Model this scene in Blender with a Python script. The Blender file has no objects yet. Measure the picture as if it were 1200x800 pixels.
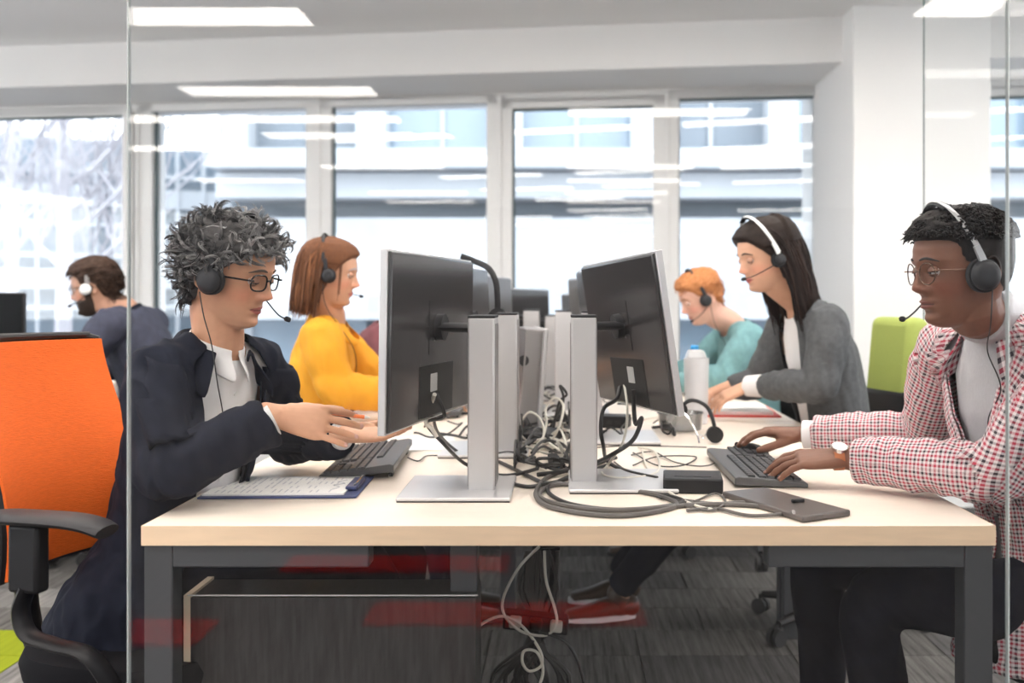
import bpy, bmesh, math, random
import numpy as np
from mathutils import Vector, Matrix, noise as mnoise
from math import sin, cos, pi, radians as R, atan2, sqrt

# ------------------------------------------------------------ camera, world, lamps, exposure
K = 1167.0            # focal length in pixels of the 1200 px wide frame
CAMH = 1.165
C = bpy.context.scene.collection
scn = bpy.context.scene
cam = bpy.data.cameras.new('camera')
camo = bpy.data.objects.new('camera', cam); C.objects.link(camo)
camo.location = (0, 0, CAMH); camo.rotation_euler = (pi/2, 0, 0)
cam.sensor_width = 36; cam.lens = 36*K/1200
cam.shift_x = -60/1200; cam.shift_y = -50/1200
cam.clip_start = 0.05; cam.clip_end = 200
cam.dof.use_dof = True; cam.dof.focus_distance = 2.15; cam.dof.aperture_fstop = 2.8
scn.camera = camo
world = bpy.data.worlds.new('overcast_sky'); scn.world = world; world.use_nodes = True
wn = world.node_tree
bg = wn.nodes['Background']
tc = wn.nodes.new('ShaderNodeTexCoord'); sep = wn.nodes.new('ShaderNodeSeparateXYZ')
rmp = wn.nodes.new('ShaderNodeValToRGB')
wn.links.new(tc.outputs['Generated'], sep.inputs[0]); wn.links.new(sep.outputs['Z'], rmp.inputs['Fac'])
rmp.color_ramp.elements[0].position = 0.0; rmp.color_ramp.elements[0].color = (.96, .98, 1, 1)
rmp.color_ramp.elements[1].position = 0.9; rmp.color_ramp.elements[1].color = (.87, .93, 1, 1)
wn.links.new(rmp.outputs['Color'], bg.inputs['Color'])
bg.inputs['Strength'].default_value = 4.3
LAMP = 15.0            # radiance of the ceiling lamps
scn.view_settings.view_transform = 'Standard'; scn.view_settings.look = 'None'
scn.view_settings.gamma = 1.0; scn.view_settings.exposure = 0.56
try: scn.view_settings.use_curve_mapping = False
except Exception: pass
scn.cycles.max_bounces = 7; scn.cycles.diffuse_bounces = 4; scn.cycles.glossy_bounces = 3
scn.cycles.transparent_max_bounces = 16; scn.cycles.transmission_bounces = 4
scn.cycles.use_denoising = True
scn.cycles.caustics_reflective = False; scn.cycles.caustics_refractive = False
scn.cycles.sample_clamp_indirect = 6
rnd = random.Random(7)
V = Vector
def P(px, py, y):                     # a pixel of the photo at depth y as a point of the room
    return V(((px-660)/K*y, y, CAMH-(py-350)/K*y))
def D(px, py, z=.743):                # a pixel of the photo on the level z
    y = (CAMH-z)*K/(py-350); return V(((px-660)/K*y, y, z))

# ------------------------------------------------------------ materials
def mat(name, col=(.8,.8,.8), rough=.5, metal=0.0, spec=.5, noise_s=None, noise_a=.08, bump=0.0, bump_s=200, emit=None, attr=False, stretch=(1,1,1), coat=0, sss=0, sheen=0):
    m = bpy.data.materials.new(name); m.use_nodes = True
    n = m.node_tree.nodes; l = m.node_tree.links; b = n['Principled BSDF']
    b.inputs['Roughness'].default_value = rough; b.inputs['Metallic'].default_value = metal
    b.inputs['Specular IOR Level'].default_value = spec
    b.inputs['Base Color'].default_value = (*col, 1)
    if coat: b.inputs['Coat Weight'].default_value = coat
    if sheen: b.inputs['Sheen Weight'].default_value = sheen
    if sss:
        b.inputs['Subsurface Weight'].default_value = sss
        b.inputs['Subsurface Radius'].default_value = (.012, .005, .003); b.inputs['Subsurface Scale'].default_value = 1
    if emit:
        b.inputs['Emission Color'].default_value = (*emit[0], 1); b.inputs['Emission Strength'].default_value = emit[1]
    t = n.new('ShaderNodeTexCoord'); mp = n.new('ShaderNodeMapping'); mp.inputs['Scale'].default_value = stretch
    l.new(t.outputs['Object'], mp.inputs[0])
    src = None
    if attr:
        a = n.new('ShaderNodeAttribute'); a.attribute_name = 'Col'; src = a.outputs['Color']
    if noise_s:
        nz = n.new('ShaderNodeTexNoise'); nz.inputs['Scale'].default_value = noise_s; nz.inputs['Detail'].default_value = 4
        l.new(mp.outputs[0], nz.inputs['Vector'])
        mr = n.new('ShaderNodeMapRange'); mr.inputs['To Min'].default_value = 1-noise_a; mr.inputs['To Max'].default_value = 1+noise_a
        mr.inputs['From Min'].default_value = .3; mr.inputs['From Max'].default_value = .7
        l.new(nz.outputs['Fac'], mr.inputs['Value'])
        mx = n.new('ShaderNodeVectorMath'); mx.operation = 'SCALE'
        l.new(mr.outputs[0], mx.inputs['Scale'])
        if src: l.new(src, mx.inputs[0])
        else: mx.inputs[0].default_value = col
        src = mx.outputs[0]
    if src: l.new(src, b.inputs['Base Color'])
    if bump:
        nb = n.new('ShaderNodeTexNoise'); nb.inputs['Scale'].default_value = bump_s; nb.inputs['Detail'].default_value = 3
        l.new(mp.outputs[0], nb.inputs['Vector'])
        bp = n.new('ShaderNodeBump'); bp.inputs['Strength'].default_value = bump; bp.inputs['Distance'].default_value = .002
        l.new(nb.outputs['Fac'], bp.inputs['Height']); l.new(bp.outputs[0], b.inputs['Normal'])
    return m
def glass_mat(name, refl=1.0, tint=(1,1,1), rough=.0, milk=0.0):
    m = bpy.data.materials.new(name); m.use_nodes = True
    n = m.node_tree.nodes; l = m.node_tree.links
    for x in list(n):
        if x.type != 'OUTPUT_MATERIAL': n.remove(x)
    out = [x for x in n if x.type == 'OUTPUT_MATERIAL'][0]
    tr = n.new('ShaderNodeBsdfTransparent'); tr.inputs[0].default_value = (*tint, 1)
    gl = n.new('ShaderNodeBsdfGlossy'); gl.inputs['Roughness'].default_value = rough
    fr = n.new('ShaderNodeFresnel'); fr.inputs[0].default_value = 1.5
    mu = n.new('ShaderNodeMath'); mu.operation = 'MULTIPLY'; mu.use_clamp = True; mu.inputs[1].default_value = refl
    l.new(fr.outputs[0], mu.inputs[0])
    base = tr.outputs[0]
    if milk:
        df = n.new('ShaderNodeBsdfTranslucent'); df.inputs[0].default_value = (.95,.95,.95,1)
        d2 = n.new('ShaderNodeBsdfDiffuse'); d2.inputs[0].default_value = (.9,.9,.9,1)
        ms = n.new('ShaderNodeMixShader'); l.new(df.outputs[0], ms.inputs[1]); l.new(d2.outputs[0], ms.inputs[2])
        m2 = n.new('ShaderNodeMixShader'); m2.inputs[0].default_value = milk
        l.new(base, m2.inputs[1]); l.new(ms.outputs[0], m2.inputs[2]); base = m2.outputs[0]
    mx = n.new('ShaderNodeMixShader'); l.new(mu.outputs[0], mx.inputs[0]); l.new(base, mx.inputs[1]); l.new(gl.outputs[0], mx.inputs[2])
    l.new(mx.outputs[0], out.inputs[0])
    return m

def carpet_mat(name, col, var=.25):
    m = mat(name, col, .95, spec=.1); n = m.node_tree.nodes; l = m.node_tree.links; b = n['Principled BSDF']
    t = n.new('ShaderNodeTexCoord'); mp = n.new('ShaderNodeMapping'); mp.inputs['Scale'].default_value = (60, 3, 3); mp.inputs['Rotation'].default_value = (0, 0, R(-38))
    l.new(t.outputs['Object'], mp.inputs[0])
    nz = n.new('ShaderNodeTexNoise'); nz.inputs['Scale'].default_value = 1; nz.inputs['Detail'].default_value = 5; nz.inputs['Roughness'].default_value = .7
    l.new(mp.outputs[0], nz.inputs['Vector'])
    cr = n.new('ShaderNodeValToRGB'); cr.color_ramp.elements[0].position = .32; cr.color_ramp.elements[1].position = .68
    cr.color_ramp.elements[0].color = (*[c*(1-var) for c in col], 1); cr.color_ramp.elements[1].color = (*[min(1, c*(1+var)) for c in col], 1)
    l.new(nz.outputs['Fac'], cr.inputs[0]); l.new(cr.outputs[0], b.inputs['Base Color'])
    return m

M = {}
M['white_wall'] = mat('white_wall_paint', (.88,.87,.86), .8, noise_s=3, noise_a=.01)
M['ceiling'] = mat('ceiling_paint', (.93,.93,.935), .85)
M['frame_white'] = mat('window_frame_white', (.86,.85,.84), .35)
M['dark_gasket'] = mat('green_black_gasket', (.03,.07,.07), .4)
M['pane'] = glass_mat('window_glass', .9, (.97,.99,1))
M['glass'] = glass_mat('partition_glass', .68, (.985,.99,.99))
M['glass_weak'] = glass_mat('screen_glass', .22, (.985,.99,.99))
M['glass_edge'] = mat('glass_edge_pale', (.42,.46,.46), .3)
M['glass_edge_dark'] = mat('glass_edge_green', (.02,.07,.06), .2)
M['birch_top'] = mat('birch_laminate_top', (.83,.73,.635), .42, noise_s=9, noise_a=.025, stretch=(1,6,1))
M['birch_edge'] = mat('birch_edge_band', (.90,.67,.46), .45, noise_s=12, noise_a=.05, stretch=(1,6,8))
M['steel_grey'] = mat('grey_powder_coat', (.05,.053,.06), .45)
M['dark_grey'] = mat('dark_grey_plastic', (.022,.022,.025), .5, spec=.3, bump=.1, bump_s=900)
M['black'] = mat('black_plastic', (.010,.010,.012), .45, spec=.3)
M['black_soft'] = mat('black_foam', (.012,.012,.013), .85)
M['rubber'] = mat('black_rubber', (.02,.02,.022), .6)
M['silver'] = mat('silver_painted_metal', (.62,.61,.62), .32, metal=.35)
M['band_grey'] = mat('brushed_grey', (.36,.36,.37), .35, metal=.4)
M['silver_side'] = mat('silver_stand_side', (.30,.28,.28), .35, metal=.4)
M['chrome'] = mat('chrome', (.75,.75,.76), .15, metal=1)
M['mon_back'] = mat('monitor_back_black', (.035,.033,.034), .22, spec=.6)
M['mon_back_grey'] = mat('monitor_back_grey', (.11,.105,.105), .35)
M['screen'] = mat('black_screen', (.006,.007,.008), .12, spec=.7)
M['port'] = mat('port_recess', (.008,.008,.009), .6)
M['white_plastic'] = mat('white_plastic', (.82,.82,.82), .35)
M['paper'] = mat('white_paper', (.88,.88,.87), .7)
M['navy_board'] = mat('navy_clipboard', (.035,.05,.16), .4)
M['red'] = mat('red_cover', (.55,.04,.03), .5)
M['orange_mesh'] = mat('orange_mesh', (.80,.135,.01), .75, noise_s=300, noise_a=.06, stretch=(.15,.15,1), bump=.5, bump_s=500)
M['lime_fabric'] = mat('lime_fabric', (.36,.43,.10), .8, noise_s=200, noise_a=.05)
M['black_fabric'] = mat('black_fabric', (.010,.010,.012), .95, bump=.2, spec=.1)
M['cable_black'] = mat('black_cable', (.022,.021,.022), .42)
M['cable_grey'] = mat('grey_cable', (.10,.09,.085), .45)
M['cable_white'] = mat('white_cable', (.70,.67,.60), .45)
M['carpet'] = carpet_mat('grey_streaked_carpet', (.115,.11,.106), .5)
M['carpet_b'] = carpet_mat('dark_streaked_carpet', (.085,.082,.082), .45)
M['carpet_light'] = carpet_mat('light_streaked_carpet', (.17,.165,.16), .5)
M['carpet_lime'] = carpet_mat('lime_carpet', (.23,.27,.015), .12)
M['carpet_red'] = carpet_mat('red_carpet', (.62,.03,.02), .12)
M['lamp_frame'] = mat('lamp_housing', (.8,.8,.8), .4)
M['lamp'] = mat('lamp_diffuser', (1,1,1), .5, emit=((1,.93,.86), LAMP))
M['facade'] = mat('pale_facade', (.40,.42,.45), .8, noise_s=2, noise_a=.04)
M['facade_shade'] = mat('shaded_grey_facade', (.17,.195,.225), .8, noise_s=2, noise_a=.04)  # facade copy with the recess shadow in its grey blue, also on some windows
M['facade_glass'] = mat('dark_window_glass', (.19,.25,.31), .12, spec=.7)
M['street'] = mat('pale_paving', (.40,.40,.42), .8, noise_s=4)
M['bark'] = mat('grey_bark', (.34,.33,.36), .9)
M['cup'] = mat('milky_plastic', (.88,.88,.90), .35)
M['cup'].node_tree.nodes['Principled BSDF'].inputs['Alpha'].default_value = .5
M['clear'] = glass_mat('clear_plastic', 2.2, (.88,.88,.87), .05, milk=.25)
M['lens'] = glass_mat('spectacle_lens', 1.0, (.99,.99,.99))
for x_ in M['lens'].node_tree.nodes:
    if x_.type == 'MATH': x_.operation = 'MULTIPLY'; [M['lens'].node_tree.links.remove(l_) for l_ in list(x_.inputs[0].links)]; x_.inputs[0].default_value = .05
M['blue'] = mat('blue_cap', (.05,.35,.75), .4)
M['orange_pen'] = mat('orange_pen', (.95,.25,.08), .35)
M['leather_tan'] = mat('tan_leather', (.42,.13,.04), .5)
M['tan_wood'] = mat('cabinet_birch_edge', (.74,.60,.45), .5)
M['cabinet'] = mat('dark_cabinet', (.028,.027,.028), .35, noise_s=40, noise_a=.35, stretch=(3,1,.25))
M['label_white'] = mat('white_label', (.7,.7,.7), .5)
M['key'] = mat('charcoal_key', (.055,.057,.062), .5)
M['key_body'] = mat('keyboard_body', (.085,.085,.09), .38)

# ------------------------------------------------------------ mesh helpers
class MB:
    def __init__(s): s.v = []; s.f = []
    def add(s, vs, fs):
        o = len(s.v); s.v.extend([tuple(v) for v in vs]); s.f.extend([tuple(i+o for i in f) for f in fs]); return s
    def box(s, c, d, rot=None, taper=1.0):
        vs = []
        for z in (-1, 1):
            k = taper if z > 0 else 1
            for x, y in ((-1,-1),(1,-1),(1,1),(-1,1)):
                p = V((x*d[0]/2*k, y*d[1]/2*k, z*d[2]/2))
                if rot is not None: p = rot @ p
                vs.append(p+V(c))
        return s.add(vs, [(3,2,1,0),(4,5,6,7),(0,1,5,4),(1,2,6,5),(2,3,7,6),(3,0,4,7)])
    def rings(s, rs, cap=True):
        m = len(rs); n = len(rs[0]); vs = [p for r in rs for p in r]; fs = []
        for i in range(m-1):
            for j in range(n):
                a = i*n+j; b = i*n+(j+1) % n
                fs.append((a, b, b+n, a+n))
        if cap:
            fs.append(tuple(range(n-1, -1, -1))); fs.append(tuple((m-1)*n+j for j in range(n)))
        return s.add(vs, fs)
    def tube(s, pts, r, n=8, closed=False, rb=None, side=None):
        pts = [V(p) for p in pts]; m = len(pts); rs = []
        up = V(side) if side is not None else None
        for i, p in enumerate(pts):
            a = pts[max(i-1, 0)] if not closed else pts[i-1]; b = pts[min(i+1, m-1)] if not closed else pts[(i+1) % m]
            t = (b-a).normalized() if (b-a).length > 1e-9 else V((0,0,1))
            if up is None: up = V((0,0,1)) if abs(t.z) < .9 else V((1,0,0))
            u = (up-t*up.dot(t))
            if u.length < 1e-6: u = t.orthogonal()
            u.normalize()
            if side is None: up = u
            w = t.cross(u)
            ra = r[i] if hasattr(r, '__len__') else r
            rbb = (rb[i] if hasattr(rb, '__len__') else rb) if rb is not None else ra
            rs.append([p+u*ra*cos(2*pi*k/n)+w*rbb*sin(2*pi*k/n) for k in range(n)])
        if closed: rs.append(rs[0]); return s.rings(rs, cap=False)
        return s.rings(rs)
    def cyl(s, a, b, r, n=16, r2=None):
        return s.tube([a, b], [r, r if r2 is None else r2], n)
    def ball(s, c, r, n=16, m=10, rot=None):
        c = V(c); r = r if hasattr(r, '__len__') else (r, r, r); rs = []
        for i in range(m+1):
            th = pi*i/m; th = min(max(th, .02), pi-.02)
            ring = []
            for k in range(n):
                p = V((r[0]*sin(th)*cos(2*pi*k/n), r[1]*sin(th)*sin(2*pi*k/n), -r[2]*cos(th)))
                if rot is not None: p = rot @ p
                ring.append(p+c)
            rs.append(ring)
        return s.rings(rs)
    def lathe(s, prof, c=(0,0,0), n=32, close=False):
        c = V(c); rs = [[c+V((r*cos(2*pi*k/n), r*sin(2*pi*k/n), z)) for k in range(n)] for r, z in prof]
        return s.rings(rs, cap=not close)
    def build(s, name, m, parent=None, smooth=True, bevel=0, bseg=2, auto=True, loc=None):
        me = bpy.data.meshes.new(name); me.from_pydata([tuple(v) for v in s.v], [], s.f); me.update()
        if smooth:
            me.shade_smooth()
        o = bpy.data.objects.new(name, me); C.objects.link(o)
        if isinstance(m, str): m = M[m]
        me.materials.append(m)
        if parent is not None: o.parent = parent
        if loc is not None: o.location = loc
        if bevel:
            b = o.modifiers.new('bevel', 'BEVEL'); b.width = bevel; b.segments = bseg; b.limit_method = 'ANGLE'; b.angle_limit = R(40)
        if smooth and auto:
            me.set_sharp_from_angle(angle=R(40))
        return o
def spline(pts, sub=8, closed=False):
    pts = [V(p) for p in pts]; n = len(pts); out = []
    rng = n if closed else n-1
    for i in range(rng):
        if closed: p0, p1, p2, p3 = pts[i-1], pts[i], pts[(i+1) % n], pts[(i+2) % n]
        else: p0, p1, p2, p3 = pts[max(i-1,0)], pts[i], pts[i+1], pts[min(i+2,n-1)]
        for k in range(sub):
            t = k/sub
            out.append(.5*((2*p1)+(p2-p0)*t+(2*p0-5*p1+4*p2-p3)*t*t+(3*p1-p0-3*p2+p3)*t**3))
    if not closed: out.append(pts[-1])
    return out
def tag(o, label=None, cat=None, group=None, kind=None):
    if label: o['label'] = label
    if cat: o['category'] = cat
    if group: o['group'] = group
    if kind: o['kind'] = kind
    return o
def empty(name, label, cat, loc=(0,0,0), rz=0, group=None):
    o = bpy.data.objects.new(name, None); C.objects.link(o); o.location = loc; o.rotation_euler = (0,0,rz)
    o.empty_display_size = .05
    return tag(o, label, cat, group)
def struct(mb, name, m, parent=None, **k):
    o = mb.build(name, m, parent, smooth=False, **k)
    if parent is None: o['kind'] = 'structure'
    return o
def box(c, d, name, m, parent=None, bevel=0, rot=None, smooth=True, **k):
    return MB().box(c, d, rot).build(name, m, parent, smooth=smooth, bevel=bevel, **k)

# ------------------------------------------------------------ the room
CEIL = 2.80
YG = 1.60                                   # the glass partition
def wy(x): return 6.614-.1325*x             # front face of the window wall
WDIR = V((1, -.1325, 0)).normalized(); WN = V((.1325, 1, 0)).normalized()   # along, and outwards
WROT = Matrix.Rotation(atan2(-.1325, 1), 3, 'Z')
def wpt(px, z=0):                           # point of the wall seen at pixel column px
    k = (px-660)/K; y = 6.614/(1+.1325*k); return V((k*y, y, z))
def wbox(px0, px1, z0, z1, t0, t1, mb=None):     # box lying in the window wall, t = offset outwards
    a = wpt(px0); b = wpt(px1); mb = mb or MB()
    L = (b-a).length; c = (a+b)/2+WN*((t0+t1)/2); c.z = (z0+z1)/2
    return mb.box(c, (L, t1-t0, z1-z0), WROT)
struct(MB().box((0,-3.7,-.06), (16,22.4,.1)), 'floor', 'carpet')
floor = bpy.data.objects['floor']
# carpet planks: real pieces, laid loose in colour
tiles = {}
def plank(x, y, m, w=.5, d=.25):
    key = (m, w, d)
    if key not in tiles:
        o = MB().box((0,0,0), (w-.004, d-.004, .012)).build('carpet_tile', m, floor, smooth=False)
        tiles[key] = o.data
    else:
        o = bpy.data.objects.new('carpet_tile', tiles[key]); C.objects.link(o); o.parent = floor
    o.location = (x, y, -.004)
for i in range(-10, 5):
    for j in range(9, 27):
        x = i*.5+.25+(.25 if j % 2 else 0); y = j*.25+.125
        if y > 6.4: continue
        if j in (12, 13):
            x = i*.5+.5
            if x < -1.9: plank(x, y, 'carpet_lime'); continue
        r = rnd.random(); m = 'carpet' if r < .55 else 'carpet_b'
        if -3.2 < x < -1.1 and r > .45: m = 'carpet_light'
        plank(x, y, m)
struct(MB().box((0,-3.7,CEIL+.05), (16,22.4,.1)), 'ceiling', 'ceiling')
# beam dropped in front of the windows
b = MB(); a0 = V((-6.0, wy(-6.0)-.62, 0)); a1 = V((3.6, wy(3.6)-.62, 0))
c = (a0+a1)/2+WN*.34; b.box((c.x, c.y, (2.535+CEIL)/2), ((a1-a0).length, .70, CEIL-2.535), WROT)
struct(b, 'trim_1', 'white_wall')
wall = struct(wbox(-900, 1600, CEIL-.02, CEIL+.05, 0, .2), 'wall_far', 'white_wall')
wz = lambda px, py: CAMH-(py-350)/K*wpt(px).y
# wall above and below the windows
struct(wbox(-900, 1500, 2.48, CEIL, 0, .2), 'wall_above_windows', 'white_wall')
struct(wbox(-900, 1500, 0, .52, 0, .2), 'wall_below_windows', 'white_wall')
struct(wbox(-900, 955, .52, .62, -.22, .10), 'trim_2', 'frame_white', bevel=.01)
def window(n, px0, px1, ztop, zbot, frame=18, pxm=()):
    fr = bpy.data.objects.new('window_%d' % n, None); C.objects.link(fr); fr['kind'] = 'structure'
    f = MB(); w = frame
    wbox(px0-w, px0, zbot-.06, ztop+.06, 0, .09, f); wbox(px1, px1+w*.75, zbot-.06, ztop+.06, 0, .09, f)
    wbox(px0-w, px1+w*.75, ztop, ztop+.07, 0, .09, f); wbox(px0-w, px1+w*.75, zbot-.08, zbot, 0, .09, f)
    f.build('window_frame', 'frame_white', fr, smooth=False, bevel=.006)
    wbox(px0, px1, zbot, ztop, .04, .06).build('pane', 'pane', fr, smooth=False)
    g = MB(); wbox(px0, px1, ztop-.012, ztop, .035, .07, g); wbox(px0, px0+1.6, zbot, ztop, .035, .07, g); g.build('gasket', 'dark_gasket', fr, smooth=False)
window(1, -150, 145, wz(70,136), .62, 14)
window(6, -420, -190, wz(-300,140), .62, 14)
window(2, 178, 358, wz(268,121), .66)
window(3, 388, 570, wz(480,117), .66, 16)
window(4, 600, 765, wz(680,125), .50, 20)
window(5, 795, 955, wz(875,113), .66, 16)
window(7, 1160, 1330, wz(1180,112), .5, 10)
door_outline = MB(); wbox(583, 588, .3, wz(680,108), -.012, 0, door_outline); wbox(780, 785, .3, wz(680,108), -.012, 0, door_outline)
wbox(583, 785, wz(680,110), wz(680,107), -.012, 0, door_outline)
struct(door_outline, 'trim_3', 'frame_white', bevel=.003)
f = MB()
wbox(145, 180, .5, 2.5, .09, .16, f); wbox(366, 376, .5, 2.5, -.01, .12, f); wbox(768, 796, .5, 2.5, .02, .12, f)
wbox(146, 152, .5, 2.5, -.03, .0, f); wbox(160, 163, .5, 2.5, -.02, .0, f)
struct(f, 'trim_4', 'frame_white', bevel=.004)
# radiator below the left windows
rad = empty('radiator', 'long white radiator low on the window wall at the left', 'radiator', wpt(20)-WN*.10)
rad.rotation_euler = (0,0,atan2(-.1325,1))
MB().box((0,0,.30), (2.4,.05,.36)).build('panel', 'white_plastic', rad, bevel=.008)
f = MB()
for i in range(40): f.box((-1.17+i*.06, -.03, .30), (.012,.02,.32))
tag(f.build('fins', 'white_plastic', rad), kind='stuff')
f2 = MB().box((-1.0,0,.06), (.04,.04,.12)); f2.build('foot', 'white_plastic', rad); MB().box((1.0,0,.06), (.04,.04,.12)).build('foot', 'white_plastic', rad)
# column
struct(MB().box((2.0, 6.15, CEIL/2), (.765, 1.2, CEIL)), 'column', 'white_wall', bevel=.004)
# walls that close the room out of sight, with window openings at the sides
struct(MB().box((0,-14.8,CEIL/2), (16,.1,CEIL)), 'wall_back', mat('dim_wall', (.16,.16,.17), .8))  # back wall coloured dark so the glass mirrors less haze
for sx, nm in ((-1,'left'), (1,'right')):
    w = MB(); w.box((sx*7.9,-3.7,.45), (.15,22.4,.9)); w.box((sx*7.9,-3.7,2.65), (.15,22.4,.3))
    for k in range(9): w.box((sx*7.9,-14.6+k*2.7,1.4), (.15,.25,2.8))
    struct(w, 'wall_'+nm, 'white_wall')
# red carpet bands of the walkway on this side of the glass (they mirror in it)
def band(x0, x1, y0, y1, m):
    n = max(1, round((x1-x0)/.5)); w = (x1-x0)/n
    for i in range(n): plank(x0+w*(i+.5), (y0+y1)/2, m, round(w,3), round(y1-y0,3))
def mirr(px0, px1, py0, py1):         # floor strip behind the glass line whose mirror image is seen there
    ya, yb = CAMH*K/(py1-350), CAMH*K/(py0-350)
    x0 = (px0-660)/K*(ya+yb)/2; x1 = (px1-660)/K*(ya+yb)/2
    return x0, x1, 2*YG-yb, 2*YG-ya
band(*mirr(432, 755, 706, 731), 'carpet_red')
band(*mirr(335, 597, 651, 668), 'carpet_red')
band(*mirr(120, 243, 726, 755), 'carpet_red')
# ceiling lamps
def lamp(x0, x1, y0, y1, label):
    o = empty('ceiling_lamp', label, 'lamp', ((x0+x1)/2, (y0+y1)/2, CEIL), group='recessed ceiling lamps')
    w, d = x1-x0, y1-y0
    f = MB(); f.box((0,-d/2-.01,-.01), (w+.04,.02,.03)); f.box((0,d/2+.01,-.01), (w+.04,.02,.03)); f.box((-w/2-.01,0,-.01), (.02,d,.03)); f.box((w/2+.01,0,-.01), (.02,d,.03))
    f.build('lamp_frame', 'lamp_frame', o, smooth=False)
    MB().box((0,0,-.008), (w,d,.02)).build('diffuser', 'lamp', o, smooth=False)
cols = {0: (-5.0,-3.55), 1: (-2.95,-1.47), 2: (.05,1.6), 3: (3.0,4.4)}
ORD = ['first','second','third','fourth','fifth','sixth','seventh','eighth','ninth','tenth']
COLN = {0: 'far left', 1: 'left', 2: 'middle'}; cnt_ = {}
for yp, cs in ((5.70,(1,)), (7.75,(1,)), (8.62,(2,)), (8.95,(0,1)), (9.85,(1,)), (10.7,(0,)), (12.2,(2,1)), (13.6,(2,0)), (15.2,(1,2)), (16.6,(2,1))):
    for cc in cs:
        k_ = cnt_.get(cc, 0); cnt_[cc] = k_+1
        lamp(cols[cc][0], cols[cc][1], 2*YG-yp-.19, 2*YG-yp+.19, 'white ceiling lamp mirrored in the glass, %s from the top in the %s file' % (ORD[k_], COLN[cc]))
lamp(1.99, 2.42, 2*YG-5.70, 2*YG-5.30, 'ceiling lamp mirrored in the glass at the top right corner')
for x in (-2.6, -.75, 1.1, 2.9):  # unseen lamps added above the frame to light the desks
    for y in (2.3, 3.9):
        lamp(x-.7, x+.7, y-.15, y+.15, 'added long ceiling lamp, out of view, lighting the rows of desks')
for x in (-2.6, -.75, 1.1, 2.9):  # unseen fill lamps added on the camera side to brighten the faces
    for y in (.7, -.9):
        lamp(x-.7, x+.7, y-.15, y+.15, 'added long ceiling lamp, out of view, brightening faces from the walkway side')

# glass partition
def glass_pane(x0, x1, y, name, label, edge_l=None, edge_r=None, z1=CEIL, gm='glass'):
    o = empty(name, label, 'glass wall', ((x0+x1)/2, y, 0)); w = x1-x0
    MB().box((0,0,z1/2), (w,.010,z1)).build('pane', gm, o, smooth=False)
    if edge_l: MB().box((-w/2-.0006,0,z1/2), (.0016,.011,z1)).build('edge', edge_l, o, smooth=False)
    if edge_r: MB().box((w/2+.0006,0,z1/2), (.0016,.011,z1)).build('edge', edge_r, o, smooth=False)
    return o
glass_pane(-.697, .713, YG, 'glass_partition', 'clear glass partition in front of the desk, mirroring ceiling lamps', 'glass_edge', 'glass_edge')
glass_pane(.719, 2.6, YG, 'glass_partition', 'glass partition pane right of the thin joint beside the man in checks')
glass_pane(1.42, 3.6, 3.92, 'glass_screen', 'glass screen with a dark green edge in front of the white column', 'glass_edge_dark', gm='glass_weak')

# ------------------------------------------------------------ outside
struct(MB().box((0, 40, -.25), (120, 66, .1)), 'ground', 'street')
ob = empty('office_building', 'pale office building with white bands and piers across the street', 'building', (0, 14, 0))
def part(c, d, n, m): return MB().box(c, d).build(n, m, ob, smooth=False)
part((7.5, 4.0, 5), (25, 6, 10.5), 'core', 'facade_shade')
part((7.5, .35, 3.14), (25, .9, .26), 'band', 'facade')
part((7.5, .62, 2.80), (25, .6, .36), 'band', 'facade')
part((7.5, .75, 1.62), (25, .5, 1.45), 'wall_panel', 'facade')
part((7.5, .70, 5.6), (25, .5, .5), 'band', 'facade')
part((7.5, .45, .92), (25, .6, .10), 'band', 'facade')
for k in range(12):
    x = -4.8+k*2.0
    part((x, .7, 4.3), (.42, .5, 2.1), 'pier', 'facade')
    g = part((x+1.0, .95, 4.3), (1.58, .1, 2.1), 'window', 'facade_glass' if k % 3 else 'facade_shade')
    f = MB(); f.box((x+1.0, .88, 4.3), (.06,.06,2.1)); f.box((x+1.0,.88,3.34), (1.58,.08,.08)); f.build('window_bar', 'facade', ob, smooth=False)
    g2 = part((x+1.0, .96, .42), (1.7, .1, .85), 'window', 'facade_glass')
    f = MB(); f.box((x+.1, .9, .42), (.12,.08,.85)); f.build('window_bar', 'facade', ob, smooth=False)
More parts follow.
